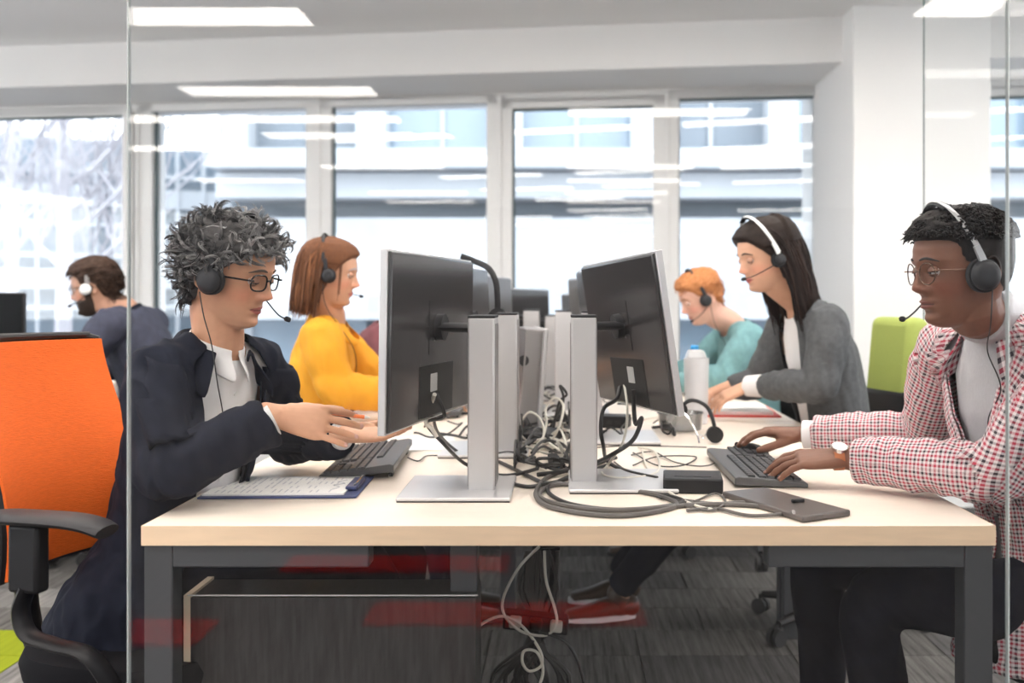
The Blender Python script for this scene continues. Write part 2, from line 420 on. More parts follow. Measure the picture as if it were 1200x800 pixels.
# glazed building running off to the left
lb = empty('glazed_building', 'blue grey glazed building with a grid of bars beyond the left window', 'building', (-10.4, 18.6, 0), R(30))
MB().box((-1,4,2.0), (14,7.5,4.4)).build('core', 'facade_glass', lb, smooth=False)
for k in range(29): MB().box((-8+k*.5, -.06, 2.1), (.12 if k % 3 == 0 else .05,.2,4.3)).build('mullion', 'facade', lb, smooth=False)
for z in (.4, 1.0, 1.55, 2.0, 2.6, 3.15, 3.6, 4.2): MB().box((-1,-.05,z), (14,.16,.38 if z in (1.55,3.15) else .08)).build('spandrel', 'facade', lb, smooth=False)
def tree(x, y, h, label, seed):
    rr = random.Random(seed); o = empty('bare_tree', label, 'tree', (x,y,-.2), group=None)
    t = MB(); t.tube([(0,0,0),(.05,0,h*.4),(-.05,.05,h)], [.10,.08,.02], 8); t.build('trunk', 'bark', o)
    m = MB()
    def br(p, d, L, r, lv):
        pts = [p]; q = p.copy(); dd = d.copy()
        for i in range(4):
            dd = (dd+V((rr.uniform(-.25,.25), rr.uniform(-.25,.25), rr.uniform(-.05,.25)))).normalized(); q = q+dd*L/4; pts.append(q.copy())
        m.tube(pts, [r, r*.85, r*.7, r*.5, r*.3], 4)
        if lv < 3:
            for i in range(1, 5):
                for _ in range(1 if lv else 2):
                    a = rr.uniform(0, 2*pi); br(pts[i], (dd*.6+V((cos(a), sin(a), .5))*.8).normalized(), L*.6, r*.5, lv+1)
    for i in range(7):
        a = rr.uniform(0,2*pi); br(V((0,0,h*(.25+.06*i))), V((cos(a), sin(a), .8)).normalized(), h*.32, .035, 0)
    tag(m.build('branches', 'bark', o), kind='stuff')
tree(-5.3, 10.5, 4.6, 'bare winter tree outside the left window, nearest to the glass', 3)
tree(-7.9, 14.2, 5.2, 'bare winter tree outside at the far left, thicker crown', 5)
# ------------------------------------------------------------ bodies
def cat_pts(pts, rad, sub):
    """smooth path with radii: pts list of Vector, rad list of (a,b)"""
    vs = spline(pts, sub); ra = spline([V((r[0], r[1], 0)) for r in rad], sub)
    return vs, [(max(r.x,.002), max(r.y,.002)) for r in ra]
def limb(mb, pts, rad, side=None, n=18, sub=5, cap0=True, cap1=True):
    rad = [(r, r) if not hasattr(r, '__len__') else r for r in rad]
    vs, rr = cat_pts(pts, rad, sub); m = len(vs); up = V(side) if side is not None else None
    rings = []
    for i, p in enumerate(vs):
        t = (vs[min(i+1,m-1)]-vs[max(i-1,0)]).normalized()
        if up is None: up = t.orthogonal()
        u = up-t*up.dot(t); u.normalize(); up2 = u; w = t.cross(u)
        if side is None: up = up2
        def ring(k, off): return [p+t*off+(u*rr[i][0]*cos(2*pi*j/n)+w*rr[i][1]*sin(2*pi*j/n))*k for j in range(n)]
        r0 = min(rr[i])
        if i == 0 and cap0: rings += [ring(k, -r0*sqrt(1-k*k)*.95) for k in (.15,.5,.8,.95)]
        rings.append(ring(1, 0))
        if i == m-1 and cap1: rings += [ring(k, r0*sqrt(1-k*k)*.95) for k in (.95,.8,.5,.15)]
    mb.rings(rings)

def remesh(mb, vox, smooth=2, keep=.5):
    me = bpy.data.meshes.new('tmp'); me.from_pydata([tuple(v) for v in mb.v], [], mb.f); me.update()
    o = bpy.data.objects.new('tmp', me); C.objects.link(o)
    r = o.modifiers.new('r', 'REMESH'); r.mode = 'VOXEL'; r.voxel_size = vox; r.adaptivity = 0
    dg = bpy.context.evaluated_depsgraph_get(); dg.update()
    e = o.evaluated_get(dg); m2 = bpy.data.meshes.new_from_object(e)
    bpy.data.objects.remove(o); bpy.data.meshes.remove(me)
    nv = len(m2.vertices); co = np.empty(nv*3, np.float32); m2.vertices.foreach_get('co', co); co = co.reshape(-1,3).astype(np.float64)
    ne = len(m2.edges); ed = np.empty(ne*2, np.int32); m2.edges.foreach_get('vertices', ed); ed = ed.reshape(-1,2)
    deg = np.bincount(ed.ravel(), minlength=nv).astype(float); deg[deg == 0] = 1
    for _ in range(smooth):
        acc = np.stack([np.bincount(ed[:,0], co[ed[:,1],k], nv)+np.bincount(ed[:,1], co[ed[:,0],k], nv) for k in range(3)], 1)/deg[:,None]
        co = co*(1-keep)+acc*keep
    m2.vertices.foreach_set('co', co.astype(np.float32).ravel()); m2.update()
    m2.materials.clear()
    return m2, co
def normals(me):
    nv = len(me.vertices); a = np.empty(nv*3, np.float32); me.vertices.foreach_get('normal', a); return a.reshape(-1,3).astype(float)
def setco(me, co): me.vertices.foreach_set('co', np.asarray(co, np.float32).ravel()); me.update()
def setcol(me, col):
    a = me.color_attributes.new('Col', 'FLOAT_COLOR', 'POINT'); c = np.ones((len(me.vertices),4), np.float32); c[:,:3] = col; a.data.foreach_set('color', c.ravel())
def link(me, name, m, parent=None):
    me.name = name; me.shade_smooth(); me.materials.append(M[m] if isinstance(m, str) else m)
    o = bpy.data.objects.new(name, me); C.objects.link(o)
    if parent is not None: o.parent = parent
    return o
def sstep(a, b, x): t = np.clip((x-a)/(b-a), 0, 1); return t*t*(3-2*t)
def wrinkle(co, nr, amp, s=17, st=(1,1,.45), seed=0.0):
    out = co.copy()
    for i in range(len(co)):
        p = co[i]; q = V((p[0]*s*st[0]+seed, p[1]*s*st[1], p[2]*s*st[2]+p[0]*s*.5))
        n1 = mnoise.noise(q); r = (1-abs(n1)*2.4)
        n2 = mnoise.noise(q*2.3+V((7,3,1)))
        out[i] = p+nr[i]*amp*(r*.6+n2*.55-.3)
    return out

# head: front profile, back profile, half width by height (head frame: x face, y left, z up; eyes at z=0)
HZ = [-.116,-.112,-.105,-.094,-.082,-.070,-.058,-.04,-.02,0,.02,.045,.07,.09,.104,.111,.113]
HF = [ .050, .062, .074, .079, .079, .080, .081,.083,.085,.088,.094,.093,.085,.069,.045,.020,.004]
HB = [ .020, .002,-.012,-.030,-.045,-.056,-.066,-.077,-.087,-.094,-.098,-.098,-.091,-.075,-.052,-.028,-.008]
HW = [ .016, .028, .039, .047, .053, .058, .062,.067,.071,.0735,.075,.0755,.070,.058,.040,.021,.005]
def hint(z, T): return np.interp(z, HZ, T)
def head_disp(y, z, s):
    """forward displacement of the face surface at (y,z)"""
    ay = abs(y); g = lambda v, c, w: np.exp(-((v-c)/w)**2)
    nose_p = np.interp(z, [-.052,-.046,-.041,-.035,-.028,-.015,0,.012,.02], [0,.006,.019,.029*s['nose'],.027*s['nose'],.018*s['nose'],.009,.003,0])
    nw = np.interp(z, [-.046,-.036,-.025,0,.02], [.0135*s['nosew'],.0125*s['nosew'],.0095,.0075,.010])
    d = nose_p*np.exp(-(ay/nw)**2)
    d += .006*g(ay,.0145*s['nosew'],.0055)*g(z,-.038,.007)                     # wings of the nose
    d -= .0065*g(ay,.031,.013)*g(z,-.001,.0105)
    d -= .0016*np.exp(-(((ay-(.020+(-.035-z)*.42))/.0035)**2))*g(z,-.050,.014)+.0012*g(ay,.030,.012)*g(z,-.0165,.0025)                     # sockets
    d += .0035*g(ay,.030,.020)*g(z,.021,.007)+.002*g(ay,0,.015)*g(z,.018,.01)       # brow
    d += .004*g(ay,.043,.015)*g(z,-.028,.016)                      # cheeks
    L = s['lips']
    d += .0075*L*g(z,-.0605,.0042)*g(ay,0,.017)+.0080*L*g(z,-.0715,.0050)*g(ay,0,.016)
    d -= .0065*g(z,-.0660,.0017)*g(ay,0,.019)
    d += .003*g(z,-.062,.014)*g(ay,0,.022)
    d -= .0045*g(z,-.083,.0055)*g(ay,0,.018)
    d += .006*g(z,-.099,.010)*g(ay,0,.018)
    d -= .0012*g(ay,0,.003)*g(z,-.051,.005)
    d -= .002*g(ay,.024,.004)*g(z,-.067,.007)
    return d
PWR = 2.25
def face_x(y, z, s):
    xf, w = hint(z, HF), hint(z, HW); xw = -.012+.0*z
    k = max(0, 1-min(1, abs(y)/w)**PWR)**(1/PWR)
    return xw+(xf-xw)*k+float(head_disp(y, z, s))
def head_grid(s, nz=120, na=120, off=0.0, feat=True):
    zs = np.concatenate([[-.116], np.linspace(-.1155, .1125, nz), [.113]])
    rings = []
    for z in zs:
        xf, xb, w = hint(z, HF), hint(z, HB), hint(z, HW)
        xw = np.clip(-.012, xb+.005, xf-.005)
        th = 2*np.pi*np.arange(na)/na; c, sn = np.cos(th), np.sin(th)
        q = (np.abs(c)**PWR+np.abs(sn)**PWR)**(-1/PWR)
        x = np.where(c > 0, xw+(xf-xw)*c*q, xw+(xw-xb)*c*q); y = w*sn*q
        if feat: x = x+head_disp(y, z, s)*np.clip(c*3, 0, 1)
        rings.append(np.stack([x, y, np.full(na, z)], 1))
    return rings
DEF = dict(nose=1.0, nosew=1.0, lips=1.0, scale=1.0)

def frame(c, yaw, pitch, roll, scale=1.0):
    """4x4 of a head: x axis looks along yaw, pitch>0 looks down"""
    m = Matrix.Rotation(yaw, 3, 'Z') @ Matrix.Rotation(pitch, 3, 'Y') @ Matrix.Rotation(roll, 3, 'X')
    return Matrix.Translation(c) @ (m*scale).to_4x4()

def hand(mb, wrist, d, back, ts, curls, spread=.0, L=1.0, thumb=(.55,.5), tcurl=.3):
    """d: wrist to knuckles, back: normal of the back of the hand, ts: direction of the thumb side"""
    d = V(d).normalized(); b = V(back); b = (b-d*b.dot(d)).normalized(); t = b.cross(d)
    if t.dot(V(ts)) < 0: t = -t
    wr = V(wrist)
    limb(mb, [wr-d*.03*L, wr, wr+d*.035*L, wr+d*.07*L, wr+d*.088*L], [(.026*L,.020*L),(.026*L,.019*L),(.034*L,.017*L),(.040*L,.0145*L),(.038*L,.012*L)], side=t, n=20, sub=4)
    limb(mb, [wr+d*.015*L+t*.012*L-b*.006*L, wr+d*.04*L+t*.026*L-b*.01*L, wr+d*.062*L+t*.03*L-b*.006*L], [.014*L,.015*L,.011*L], n=12)
    tips = []
    for i, (o, ln, r) in enumerate(((.0285,.072,.0085),(.0095,.080,.0088),(-.010,.074,.0083),(-.0285,.060,.0073))):
        base = wr+d*(.088-.004*abs(i-1.2))*L+t*o*L; sp = spread*(1.2-i)+(.04*(1.2-i))
        dd = (d*cos(sp)+t*sin(sp)).normalized(); cu = curls[i]; p = base-dd*.012*L; pts = [p, base+b*.002*L]; q = base+b*.002*L; ang = 0; rr = [r*L*.95, r*L*1.08]
        for k, fr in enumerate((.46,.30,.24)):
            ang += cu*(1.0,1.15,.8)[k]
            e = dd*cos(ang)-b*sin(ang); mid = q+e*ln*L*fr*.5; q = q+e*ln*L*fr
            pts += [mid, q]; rr += [r*L*(.93-.06*k), r*L*(1.0-.09*k)]
        rr[-1] = r*L*.72
        limb(mb, pts, rr, side=t, n=12, sub=2); tips.append((q, e, b, r*L, t))
    # thumb leaves the side of the palm near its base
    th = (d*cos(thumb[0])+t*sin(thumb[0])-b*thumb[1]).normalized(); p0 = wr+d*.018*L+t*.020*L-b*.004*L
    p1 = p0+th*.044*L; th2 = (th*cos(tcurl)+d*sin(tcurl)).normalized(); p2 = p1+th2*.034*L; th3 = (th2*cos(tcurl)+d*sin(tcurl)).normalized(); p3 = p2+th3*.026*L
    limb(mb, [p0, (p0+p1)/2, p1, (p1+p2)/2, p2, (p2+p3)/2, p3], [.014*L,.0125*L,.0110*L,.0098*L,.0103*L,.0095*L,.0072*L], n=12, sub=2)
    tips.append((p3, th3, b, .009*L, t))
    return tips

class Person:
    def __init__(s, name_label, hip, neck, head, yaw, hyaw, hpitch, hroll=0, mid=None, sh=.175, R_=None, L_=None, legs=None, skin=(.6,.35,.24), lip=(.5,.2,.17),
                 face=None, scalp=None, fine=False, hands=None, hs=1.0, size=1.0, group=None, build=1.0, legr=1.0):
        """R_/L_: (elbow, wrist) world points; legs: ((kneeR, ankleR), (kneeL, ankleL))"""
        s.face = dict(DEF); s.face.update(face or {}); s.hip, s.neck = V(hip), V(neck); s.yaw = yaw; s.bd = build
        s.left = V((-sin(yaw), cos(yaw), 0)); s.H = frame(V(head), hyaw, hpitch, hroll, hs); s.hs = hs
        s.mid = V(mid) if mid is not None else (s.hip+s.neck)/2-V((cos(yaw), sin(yaw), 0))*.02
        up = (s.neck-s.hip).normalized()
        cdrop = s.spine(.88)
        s.shR = cdrop-s.left*sh*size; s.shL = cdrop+s.left*sh*size
        s.R_, s.L_, s.legs, s.fine, s.size = R_, L_, legs, fine, size
        s.trunk = [(-.22,.165,.125),(-.10,.180,.130),(.02,.175,.125),(.25,.148,.108),(.5,.150,.112),(.70,.160,.112),(.84,.150,.092),(.92,.115,.075),(.98,.078,.064),(1.06,.060,.060)]
        mb = MB()
        rr = head_grid(s.face); mb.rings([[s.H @ V(p) for p in r] for r in rr])
        for sy in (-1, 1):                    # ears
            rot = (s.H.to_3x3().normalized()) @ Matrix.Rotation(sy*.35, 3, 'Z') @ Matrix.Rotation(-.2, 3, 'Y')
            mb.ball(s.H @ V((-.016, sy*.0745, -.008)), (.016*hs,.0055*hs,.030*hs), 16, 10, rot)
            c = V((-.018, sy*.079, -.006)); pts = [s.H @ (c+V((.015*cos(a), sy*.004, .027*sin(a)))) for a in np.linspace(-2.4, 2.6, 14)[::1] if True]
            mb.tube([s.H @ (c+V((-.015*cos(a), sy*.004, .027*sin(a)))) for a in np.linspace(-1.7, 2.2, 12)], .0035*hs, 6)
        hb = s.H @ V((-.022, 0, -.045)); hb2 = s.H @ V((-.020,0,-.085))
        s.neckpts = [s.spine(.93), s.spine(1.02), hb2, hb]
        limb(mb, s.neckpts, [(.066,.06),(.056,.057),(.054,.058),(.052,.058)], side=s.left)
        tr = MB(); s.trunk_mesh(mb, -.014)
        for side, arm in (('R', R_), ('L', L_)):
            if arm is None: continue
            sh_ = s.shR if side == 'R' else s.shL; el, wr = V(arm[0]), V(arm[1])
            limb(mb, [s.spine(.90), sh_, sh_*.5+el*.5, el, el*.5+wr*.5, wr], [.042,.046,.036,.032,.033,(.025*s.size,.021*s.size)], n=14)
        s.tips = {}
        for side, h in (hands or {}).items():
            arm = R_ if side == 'R' else L_; s.tips[side] = hand(mb, V(arm[1]), **h)
        if legs:
            for i, (kn, an) in enumerate(legs):
                hj = s.hip+s.left*(-.09 if i == 0 else .09); limb(mb, [hj, (hj+V(kn))/2, V(kn), (V(kn)*.6+V(an)*.4), V(an)], [.07,.06,.045,.045,.032], n=14)
        vox = .0024 if fine else .0048
        me, co = remesh(mb, vox, 2 if fine else 1, .35)
        # colours from the head frame
        inv = np.array(s.H.inverted()); loc = np.c_[co, np.ones(len(co))] @ inv.T; x, y, z = loc[:,0], loc[:,1], loc[:,2]
        col = np.tile(np.array(skin), (len(co),1)).astype(float)
        inh = (np.abs(y) < .1) & (z > -.13) & (z < .13) & (np.abs(x) < .13)
        blush = np.exp(-((np.abs(y)-.045)/.02)**2-((z+.035)/.02)**2)*(x > 0)*inh
        blush += np.exp(-(y/.02)**2-((z+.036)/.012)**2)*(x > .08)*inh
        col *= (1+blush[:,None]*np.array([.10,-.10,-.10]))
        ay = np.abs(y)/.0235; ul = .0088*(1-ay**2)*(1-.15*np.exp(-(y/.003)**2)); ll = .0105*(1-ay**2)
        lm = inh & (x > .05) & (ay < 1) & (z < -.0660+ul) & (z > -.0660-ll)
        col[lm] = lip
        lm2 = inh & (x > .05) & (ay < .95) & (np.abs(z+.0662) < .0012); col[lm2] = np.array(lip)*.35
        if scalp is not None:
            m_, sc, amt = scalp(x, y, z); mm = (m_*inh*amt)[:,None]; col = col*(1-mm)+np.array(sc)*mm
        setcol(me, col)
        s.body = link(me, 'person', M['skin_bg'] if not fine else M['skin'])
        tag(s.body, name_label, 'person', group)
    def spine(s, t):
        a, b, c = s.hip, s.mid, s.neck; b2 = 2*b-(a+c)/2
        if 0 <= t <= 1: return a*(1-t)**2+b2*2*t*(1-t)+c*t*t
        if t < 0: return a+(b2-a)*2*t
        return c+(c-b2)*2*(t-1)
    def axes(s, t):
        T = (s.spine(t+.02)-s.spine(t-.02)).normalized(); l = (s.left-T*s.left.dot(T)).normalized(); return T, l, l.cross(T)
    def rad(s, t, off=0):
        a = float(np.interp(t, [q[0] for q in s.trunk], [q[1] for q in s.trunk])); b = float(np.interp(t, [q[0] for q in s.trunk], [q[2] for q in s.trunk]))
        return a*s.size*s.bd+off, b*s.size*s.bd+off
    def surf(s, t, phi, off=0):
        T, l, f = s.axes(t); a, b = s.rad(t, off); return s.spine(t)+l*a*sin(phi)+f*b*cos(phi)
    def trunk_mesh(s, mb, off, t0=-.12, t1=1.04, n=40, flare=0):
        rings = []
        ts = np.linspace(t0, t1, 46)
        for i, t in enumerate(ts):
            T, l, f = s.axes(t); a, b = s.rad(t, off); c = s.spine(t)
            if flare: k = max(0, (.10-t)/.3)*flare; a += k; b += k
            rings.append([c+l*a*sin(2*pi*j/n)+f*b*cos(2*pi*j/n) for j in range(n)])
        mb.rings(rings)
    def garment(s, name, m, off, sleeves=True, vox=.005, hem=-.12, top=.99, opening=None, amp=.004, cuff=0.0, srad=(.062,.052,.046,.045,.042), col=None, neck=None, thick=.003, flare=0, seed=0, bulge=0, droop=True):
        """cloth over the trunk and arms; opening(t) = half angle left open in front"""
        mb = MB(); s.trunk_mesh(mb, off, hem, top, flare=flare); segs = []
        k = 1+(off-.0)*4
        for side, arm in (('R', s.R_), ('L', s.L_)):
            if arm is None: continue
            sh_ = s.shR if side == 'R' else s.shL; el, wr = V(arm[0]), V(arm[1]); sg = -1 if side == 'R' else 1
            lim = [s.spine(.93)+s.left*sg*.04, sh_+V((0,0,-.005))]; limb(mb, lim, [.048+off*.8, srad[0]*(.98 if sleeves else .80)+off*.5], n=18)
            if not sleeves: continue
            e = wr-(wr-el).normalized()*cuff
            out = s.left*sg*.012
            pts = [sh_, sh_+(el-sh_)*.33+out, sh_+(el-sh_)*.72, el, el+(e-el)*.3, el+(e-el)*.7, e]
            limb(mb, pts, [srad[0]+off*.5, (srad[0]+srad[1])/2+off*.5, srad[1]+off*.4, srad[2]+off*.4+.002, srad[2]+off*.4, srad[3]+off*.3, srad[4]+off*.3], n=20, sub=5, cap1=False)
            segs.append((sh_, el, e))
        if neck:                                     # roll neck
            limb(mb, [s.spine(.90), s.spine(1.0), s.neckpts[2]*neck+s.spine(1.0)*(1-neck)], [(.085,.07),(.068,.066),(.062,.064)], side=s.left, cap1=False)
        me, co = remesh(mb, vox, 3, .5)
        nr = normals(me)
        if amp: co = wrinkle(co, nr, amp, seed=seed); setco(me, co)
        # cloth coordinates: trunk and each sleeve unrolled
        uv = np.zeros((len(co), 3)); sp = np.array([tuple(s.spine(t)) for t in np.linspace(hem, 1.05, 60)])
        d2 = ((co[:,None,:]-sp[None])**2).sum(2); idx = d2.argmin(1); best = np.sqrt(d2.min(1))
        l = np.array(s.left); f = np.array(V((cos(s.yaw), sin(s.yaw), 0)))
        rel = co-sp[idx]; phi = np.arctan2(rel @ l, rel @ f)
        clen = (s.neck-s.hip).length; tt = np.linspace(hem, 1.05, 60)[idx]
        uv[:,0] = tt*clen+((rel)@np.array((s.neck-s.hip).normalized())); uv[:,1] = phi*.15; ax = np.full(len(co), -1)
        rr_ = np.array([s.rad(t, off)[0] for t in tt])
        score = best/np.maximum(rr_, .05)
        for k_, (a, b, c) in enumerate(segs):
            for q, (p0, p1) in enumerate(((a, b), (b, c))):
                A = np.array(p0); B = np.array(p1); ab = B-A; L = np.linalg.norm(ab); w = np.clip((co-A)@ab/L**2, 0, 1); dd = np.linalg.norm(co-(A+w[:,None]*ab), axis=1)
                sc = dd/.058; m_ = (sc < score) & (~((q == 0) & (w < .12) & (score < 1.05)))
                u = np.array(V(ab).orthogonal().normalized()) if False else np.cross(ab/L, np.array((0,0,1.0)) if abs(ab[2]/L) < .9 else f); u /= np.linalg.norm(u); v = np.cross(ab/L, u)
                r2 = co-(A+w[:,None]*ab); ph = np.arctan2(r2@v, r2@u)
                uv[m_,0] = ((co[m_]-A)@ab/L)+(0 if q == 0 else .31); uv[m_,1] = ph[m_]*.052; score = np.where(m_, sc, score); ax[m_] = k_*2+q
        a_ = me.attributes.new('cloth', 'FLOAT_VECTOR', 'POINT'); a_.data.foreach_set('vector', uv.astype(np.float32).ravel())
        if opening or neck is None or True:
            bm = bmesh.new(); bm.from_mesh(me); dele = []
            ntop = s.spine(top); T = s.axes(top)[0]
            for fc in bm.faces:
                i = fc.verts[0].index
                if ax[i] >= 0: continue
                p = fc.calc_center_median(); kill = False
                dr = (p-ntop); h_ = dr.dot(T); rad_ = (dr-T*h_).length
                if not neck and h_ > -.012 and rad_ < .070: kill = True
                if opening and not kill:
                    t = tt[i]; T2, l2, f2 = s.axes(t); r = p-s.spine(t); a, b = s.rad(t, off); rr0 = sqrt((r.dot(l2)/a)**2+(r.dot(f2)/b)**2)
                    if rr0 < 1.45 and abs(atan2(r.dot(l2)/a, r.dot(f2)/b)) < opening(t): kill = True
                if kill: dele.append(fc)
            if dele:
                bmesh.ops.delete(bm, geom=dele, context='FACES')
                nb = {}
                for e in bm.edges:
                    if e.is_boundary:
                        a_, b_ = e.verts; nb.setdefault(a_, []).append(b_); nb.setdefault(b_, []).append(a_)
                for _ in range(14):
                    new = {v: v.co*.4+sum((w.co for w in ws), V((0,0,0)))*(.6/len(ws)) for v, ws in nb.items()}
                    for v, c in new.items(): v.co = c
            bm.to_mesh(me); bm.free()
        if col is not None: setcol(me, np.tile(np.array(col), (len(me.vertices),1)))
        o = link(me, name, m, s.body); s.last = o
        if thick and opening:
            so = o.modifiers.new('thickness', 'SOLIDIFY'); so.thickness = thick; so.offset = 1
        return o
    def strip(s, name, m, off, t0, t1, inner, width, nt=24, nw=8, sides=(-1,1), parent=None, roll=.0, thick=.004, vv=False, on=None, lift=.006):
        """lapel: a band along the opening, inner(t) = angle of its inner edge, width(t) metres"""
        tree = None
        if on is not None:
            from mathutils.bvhtree import BVHTree
            tree = BVHTree.FromPolygons([v.co.copy() for v in on.data.vertices], [tuple(p.vertices) for p in on.data.polygons])
        for sg in sides:
            mb = MB(); uvs = []
            for i in range(nt+1):
                t = t0+(t1-t0)*i/nt; a, b = s.rad(t, off); ph0 = inner(t); w = width(t)
                for j in range(nw+1):
                    x = j/nw; dphi = w*x/max(a*.5+b*.5, .05)
                    q = s.surf(t, sg*(ph0+dphi), off+.003); c_ = s.spine(t); dr = (q-c_); R0 = dr.length; dr.normalize()
                    if tree is not None:
                        h = tree.ray_cast(c_+dr*(R0*1.7+.02), -dr, R0*1.2)
                        if h[0] is not None: q = h[0]
                    q = q+dr*(lift+roll*sin(pi*min(1, x*1.05))*.7); mb.v.append(tuple(q))
                    uvs.append((t*.55+x*w*.6, x*w, 0))
            for i in range(nt):
                for j in range(nw):
                    a_ = i*(nw+1)+j; q = (a_, a_+1, a_+nw+2, a_+nw+1); mb.f.append(q if sg < 0 else q[::-1])
            o = mb.build(name, m, s.body, auto=False)
            at = o.data.attributes.new('cloth', 'FLOAT_VECTOR', 'POINT'); at.data.foreach_set('vector', np.array(uvs, np.float32).ravel())
            so = o.modifiers.new('thickness', 'SOLIDIFY'); so.thickness = thick; so.offset = 1 if sg*1 > 0 else 1
    def collar(s, name, m, r0=.066, h=.035, flare=.012, gap=.5, t=.97, drop=.03, thick=.003, pts=None):
        """fold-over collar around the neck, open in front by the half angle gap"""
        mb = MB(); uvs = []; n = 40; T, l, f = s.axes(t); c = s.spine(t)
        prof = [(r0, 0), (r0*.97, h*.6), (r0*.98+.002, h), (r0+flare*.6, h*.85), (r0+flare, h*.2), (r0+flare*1.5, -drop*.5), (r0+flare*1.9, -drop)]
        for i in range(n+1):
            ph = gap+(2*pi-2*gap)*i/n; e = 1-abs(i/n*2-1)           # 0 in front, 1 behind
            for j, (r, z) in enumerate(prof):
                pt = (1+.55*max(0, 1-e/.22)**1.2) if j >= 5 else 1
                q = c+(l*sin(ph)*1.02+f*cos(ph))*(r*(1 if j < 5 else pt))+T*(z*(.7+.5*e) if z > 0 else z*pt); mb.v.append(tuple(q)); uvs.append((j*.018, ph*.088, 0))
        k = len(prof)
        for i in range(n):
            for j in range(k-1):
                a = i*k+j; mb.f.append((a, a+k, a+k+1, a+1))
        o = mb.build(name, m, s.body, auto=False)
        at = o.data.attributes.new('cloth', 'FLOAT_VECTOR', 'POINT'); at.data.foreach_set('vector', np.array(uvs, np.float32).ravel())
        so = o.modifiers.new('thickness', 'SOLIDIFY'); so.thickness = thick; so.offset = 0
        sd = o.modifiers.new('smooth', 'SUBSURF'); sd.levels = 1; sd.render_levels = 1
    def trousers(s, m, vox=.008):
        mb = MB(); T = s.axes(0)[0]
        limb(mb, [s.hip-T*.07, s.hip+T*.03], [(.165*s.size,.115*s.size),(.155*s.size,.11*s.size)], side=s.left)
        for i, (kn, an) in enumerate(s.legs):
            kn, an = V(kn), V(an); hj = s.hip+s.left*(-.085 if i == 0 else .085)-V((0,0,.02)); d = (kn-hj).normalized()
            limb(mb, [hj, hj*.5+kn*.5, kn, kn*.55+an*.45, an+V((0,0,.03))], [.088,.082,.066,.062,.052], n=16, cap1=False)
        me, co = remesh(mb, vox, 3, .5); co = wrinkle(co, normals(me), .006, 9, seed=3); setco(me, co)
        return link(me, 'trousers', m, s.body)
    def shoes(s, m, yaw=None, sole='rubber'):
        for kn, an in s.legs:
            an = V(an); yw = s.yaw if yaw is None else yaw; d = V((cos(yw), sin(yw), 0)); l = V((-sin(yw), cos(yw), 0)); z0 = .02
            g = V((an.x, an.y, 0)); mb = MB()
            limb(mb, [g-d*.045+V((0,0,.055)), g+d*.03+V((0,0,.055)), g+d*.11+V((0,0,.042)), g+d*.18+V((0,0,.034))], [(.036,.038),(.042,.036),(.046,.024),(.036,.016)], side=l, n=16)
            limb(mb, [g+V((0,0,.05)), g+V((0,0,.10))], [.040,.042], n=14)
            o = mb.build('shoe', m, s.body)
            so = MB(); out = [g+d*(.07+.135*cos(a))+l*(.047*sin(a)*(1 if cos(a) > 0 else .85)) for a in np.linspace(0, 2*pi, 25)[:-1]]
            so.rings([[q+V((0,0,.012)) for q in out], [q+V((0,0,.030)) for q in out]]); so.build('sole', sole, o)
    def nails(s, m='nail'):
        for side, tips in s.tips.items():
            for (q, e, b, r, t) in tips:
                nb = t.cross(e).normalized()
                if nb.dot(b) < 0: nb = -nb
                mb = MB(); rot = Matrix((e, t.normalized(), nb)).transposed()
                mb.ball(q-e*.002+nb*r*.52, (r*.70, r*.62, r*.28), 10, 6, rot); mb.build('nail', m, s.body)
    # ---- face details
    def eyes(s, iris=(.08,.045,.02), look=.25, lidcol='lid', open_=.30, lash=True):
        """look = how far the lid is drawn down (radians below straight ahead)"""
        H = s.H; R3 = H.to_3x3().normalized(); hs = s.hs
        for sy in (-1, 1):
            c = V((face_x(.031, 0, s.face)+.0002, sy*.031, -.001)); rot = R3 @ Matrix.Rotation(sy*.12, 3, 'Z')
            def ring(r, el, n=20, w=1.25): return [H @ (c+V((r*cos(el)*cos(a), r*cos(el)*sin(a)*w, r*sin(el)))) for a in np.linspace(-pi/2, pi/2, n)]
            mb = MB(); mb.ball(H @ c, (.0112*hs, .0112*hs*1.2, .0112*hs), 20, 14, rot); mb.build('eye', 'eye_white', s.body)
            g = V((cos(-look*.9), 0, sin(-look*.9))); ic = c+V((.0092*g.x, 0, .0092*g.z))
            mb = MB(); mb.ball(H @ ic, (.0024*hs,.0055*hs,.0055*hs), 16, 8, R3 @ Matrix.Rotation(look*.9, 3, 'Y')); mb.build('iris', mat('iris', iris, .15), s.body)
            mb = MB(); mb.ball(H @ (c+V((.0108*g.x, 0, .0108*g.z))), (.0015*hs,.0026*hs,.0026*hs), 12, 6, R3 @ Matrix.Rotation(look*.9, 3, 'Y')); mb.build('pupil', 'black', s.body)
            up = look*-1+open_*.5; lo = -look-open_*.5
            rs = [ring(.0126, e) for e in np.linspace(up, 1.5, 8)]; mb = MB()
            vs = [p for r in rs for p in r]; n = 20
            mb.add(vs, [(i*n+j, i*n+j+1, (i+1)*n+j+1, (i+1)*n+j) for i in range(7) for j in range(n-1)]); o = mb.build('eyelid', lidcol, s.body, auto=False)
            so = o.modifiers.new('t', 'SOLIDIFY'); so.thickness = .001; so.offset = -1
            rs = [ring(.0122, e) for e in np.linspace(-1.5, lo, 7)]; mb = MB(); vs = [p for r in rs for p in r]
            mb.add(vs, [(i*n+j, i*n+j+1, (i+1)*n+j+1, (i+1)*n+j) for i in range(6) for j in range(n-1)]); o = mb.build('eyelid', lidcol, s.body, auto=False)
            so = o.modifiers.new('t', 'SOLIDIFY'); so.thickness = .001; so.offset = -1
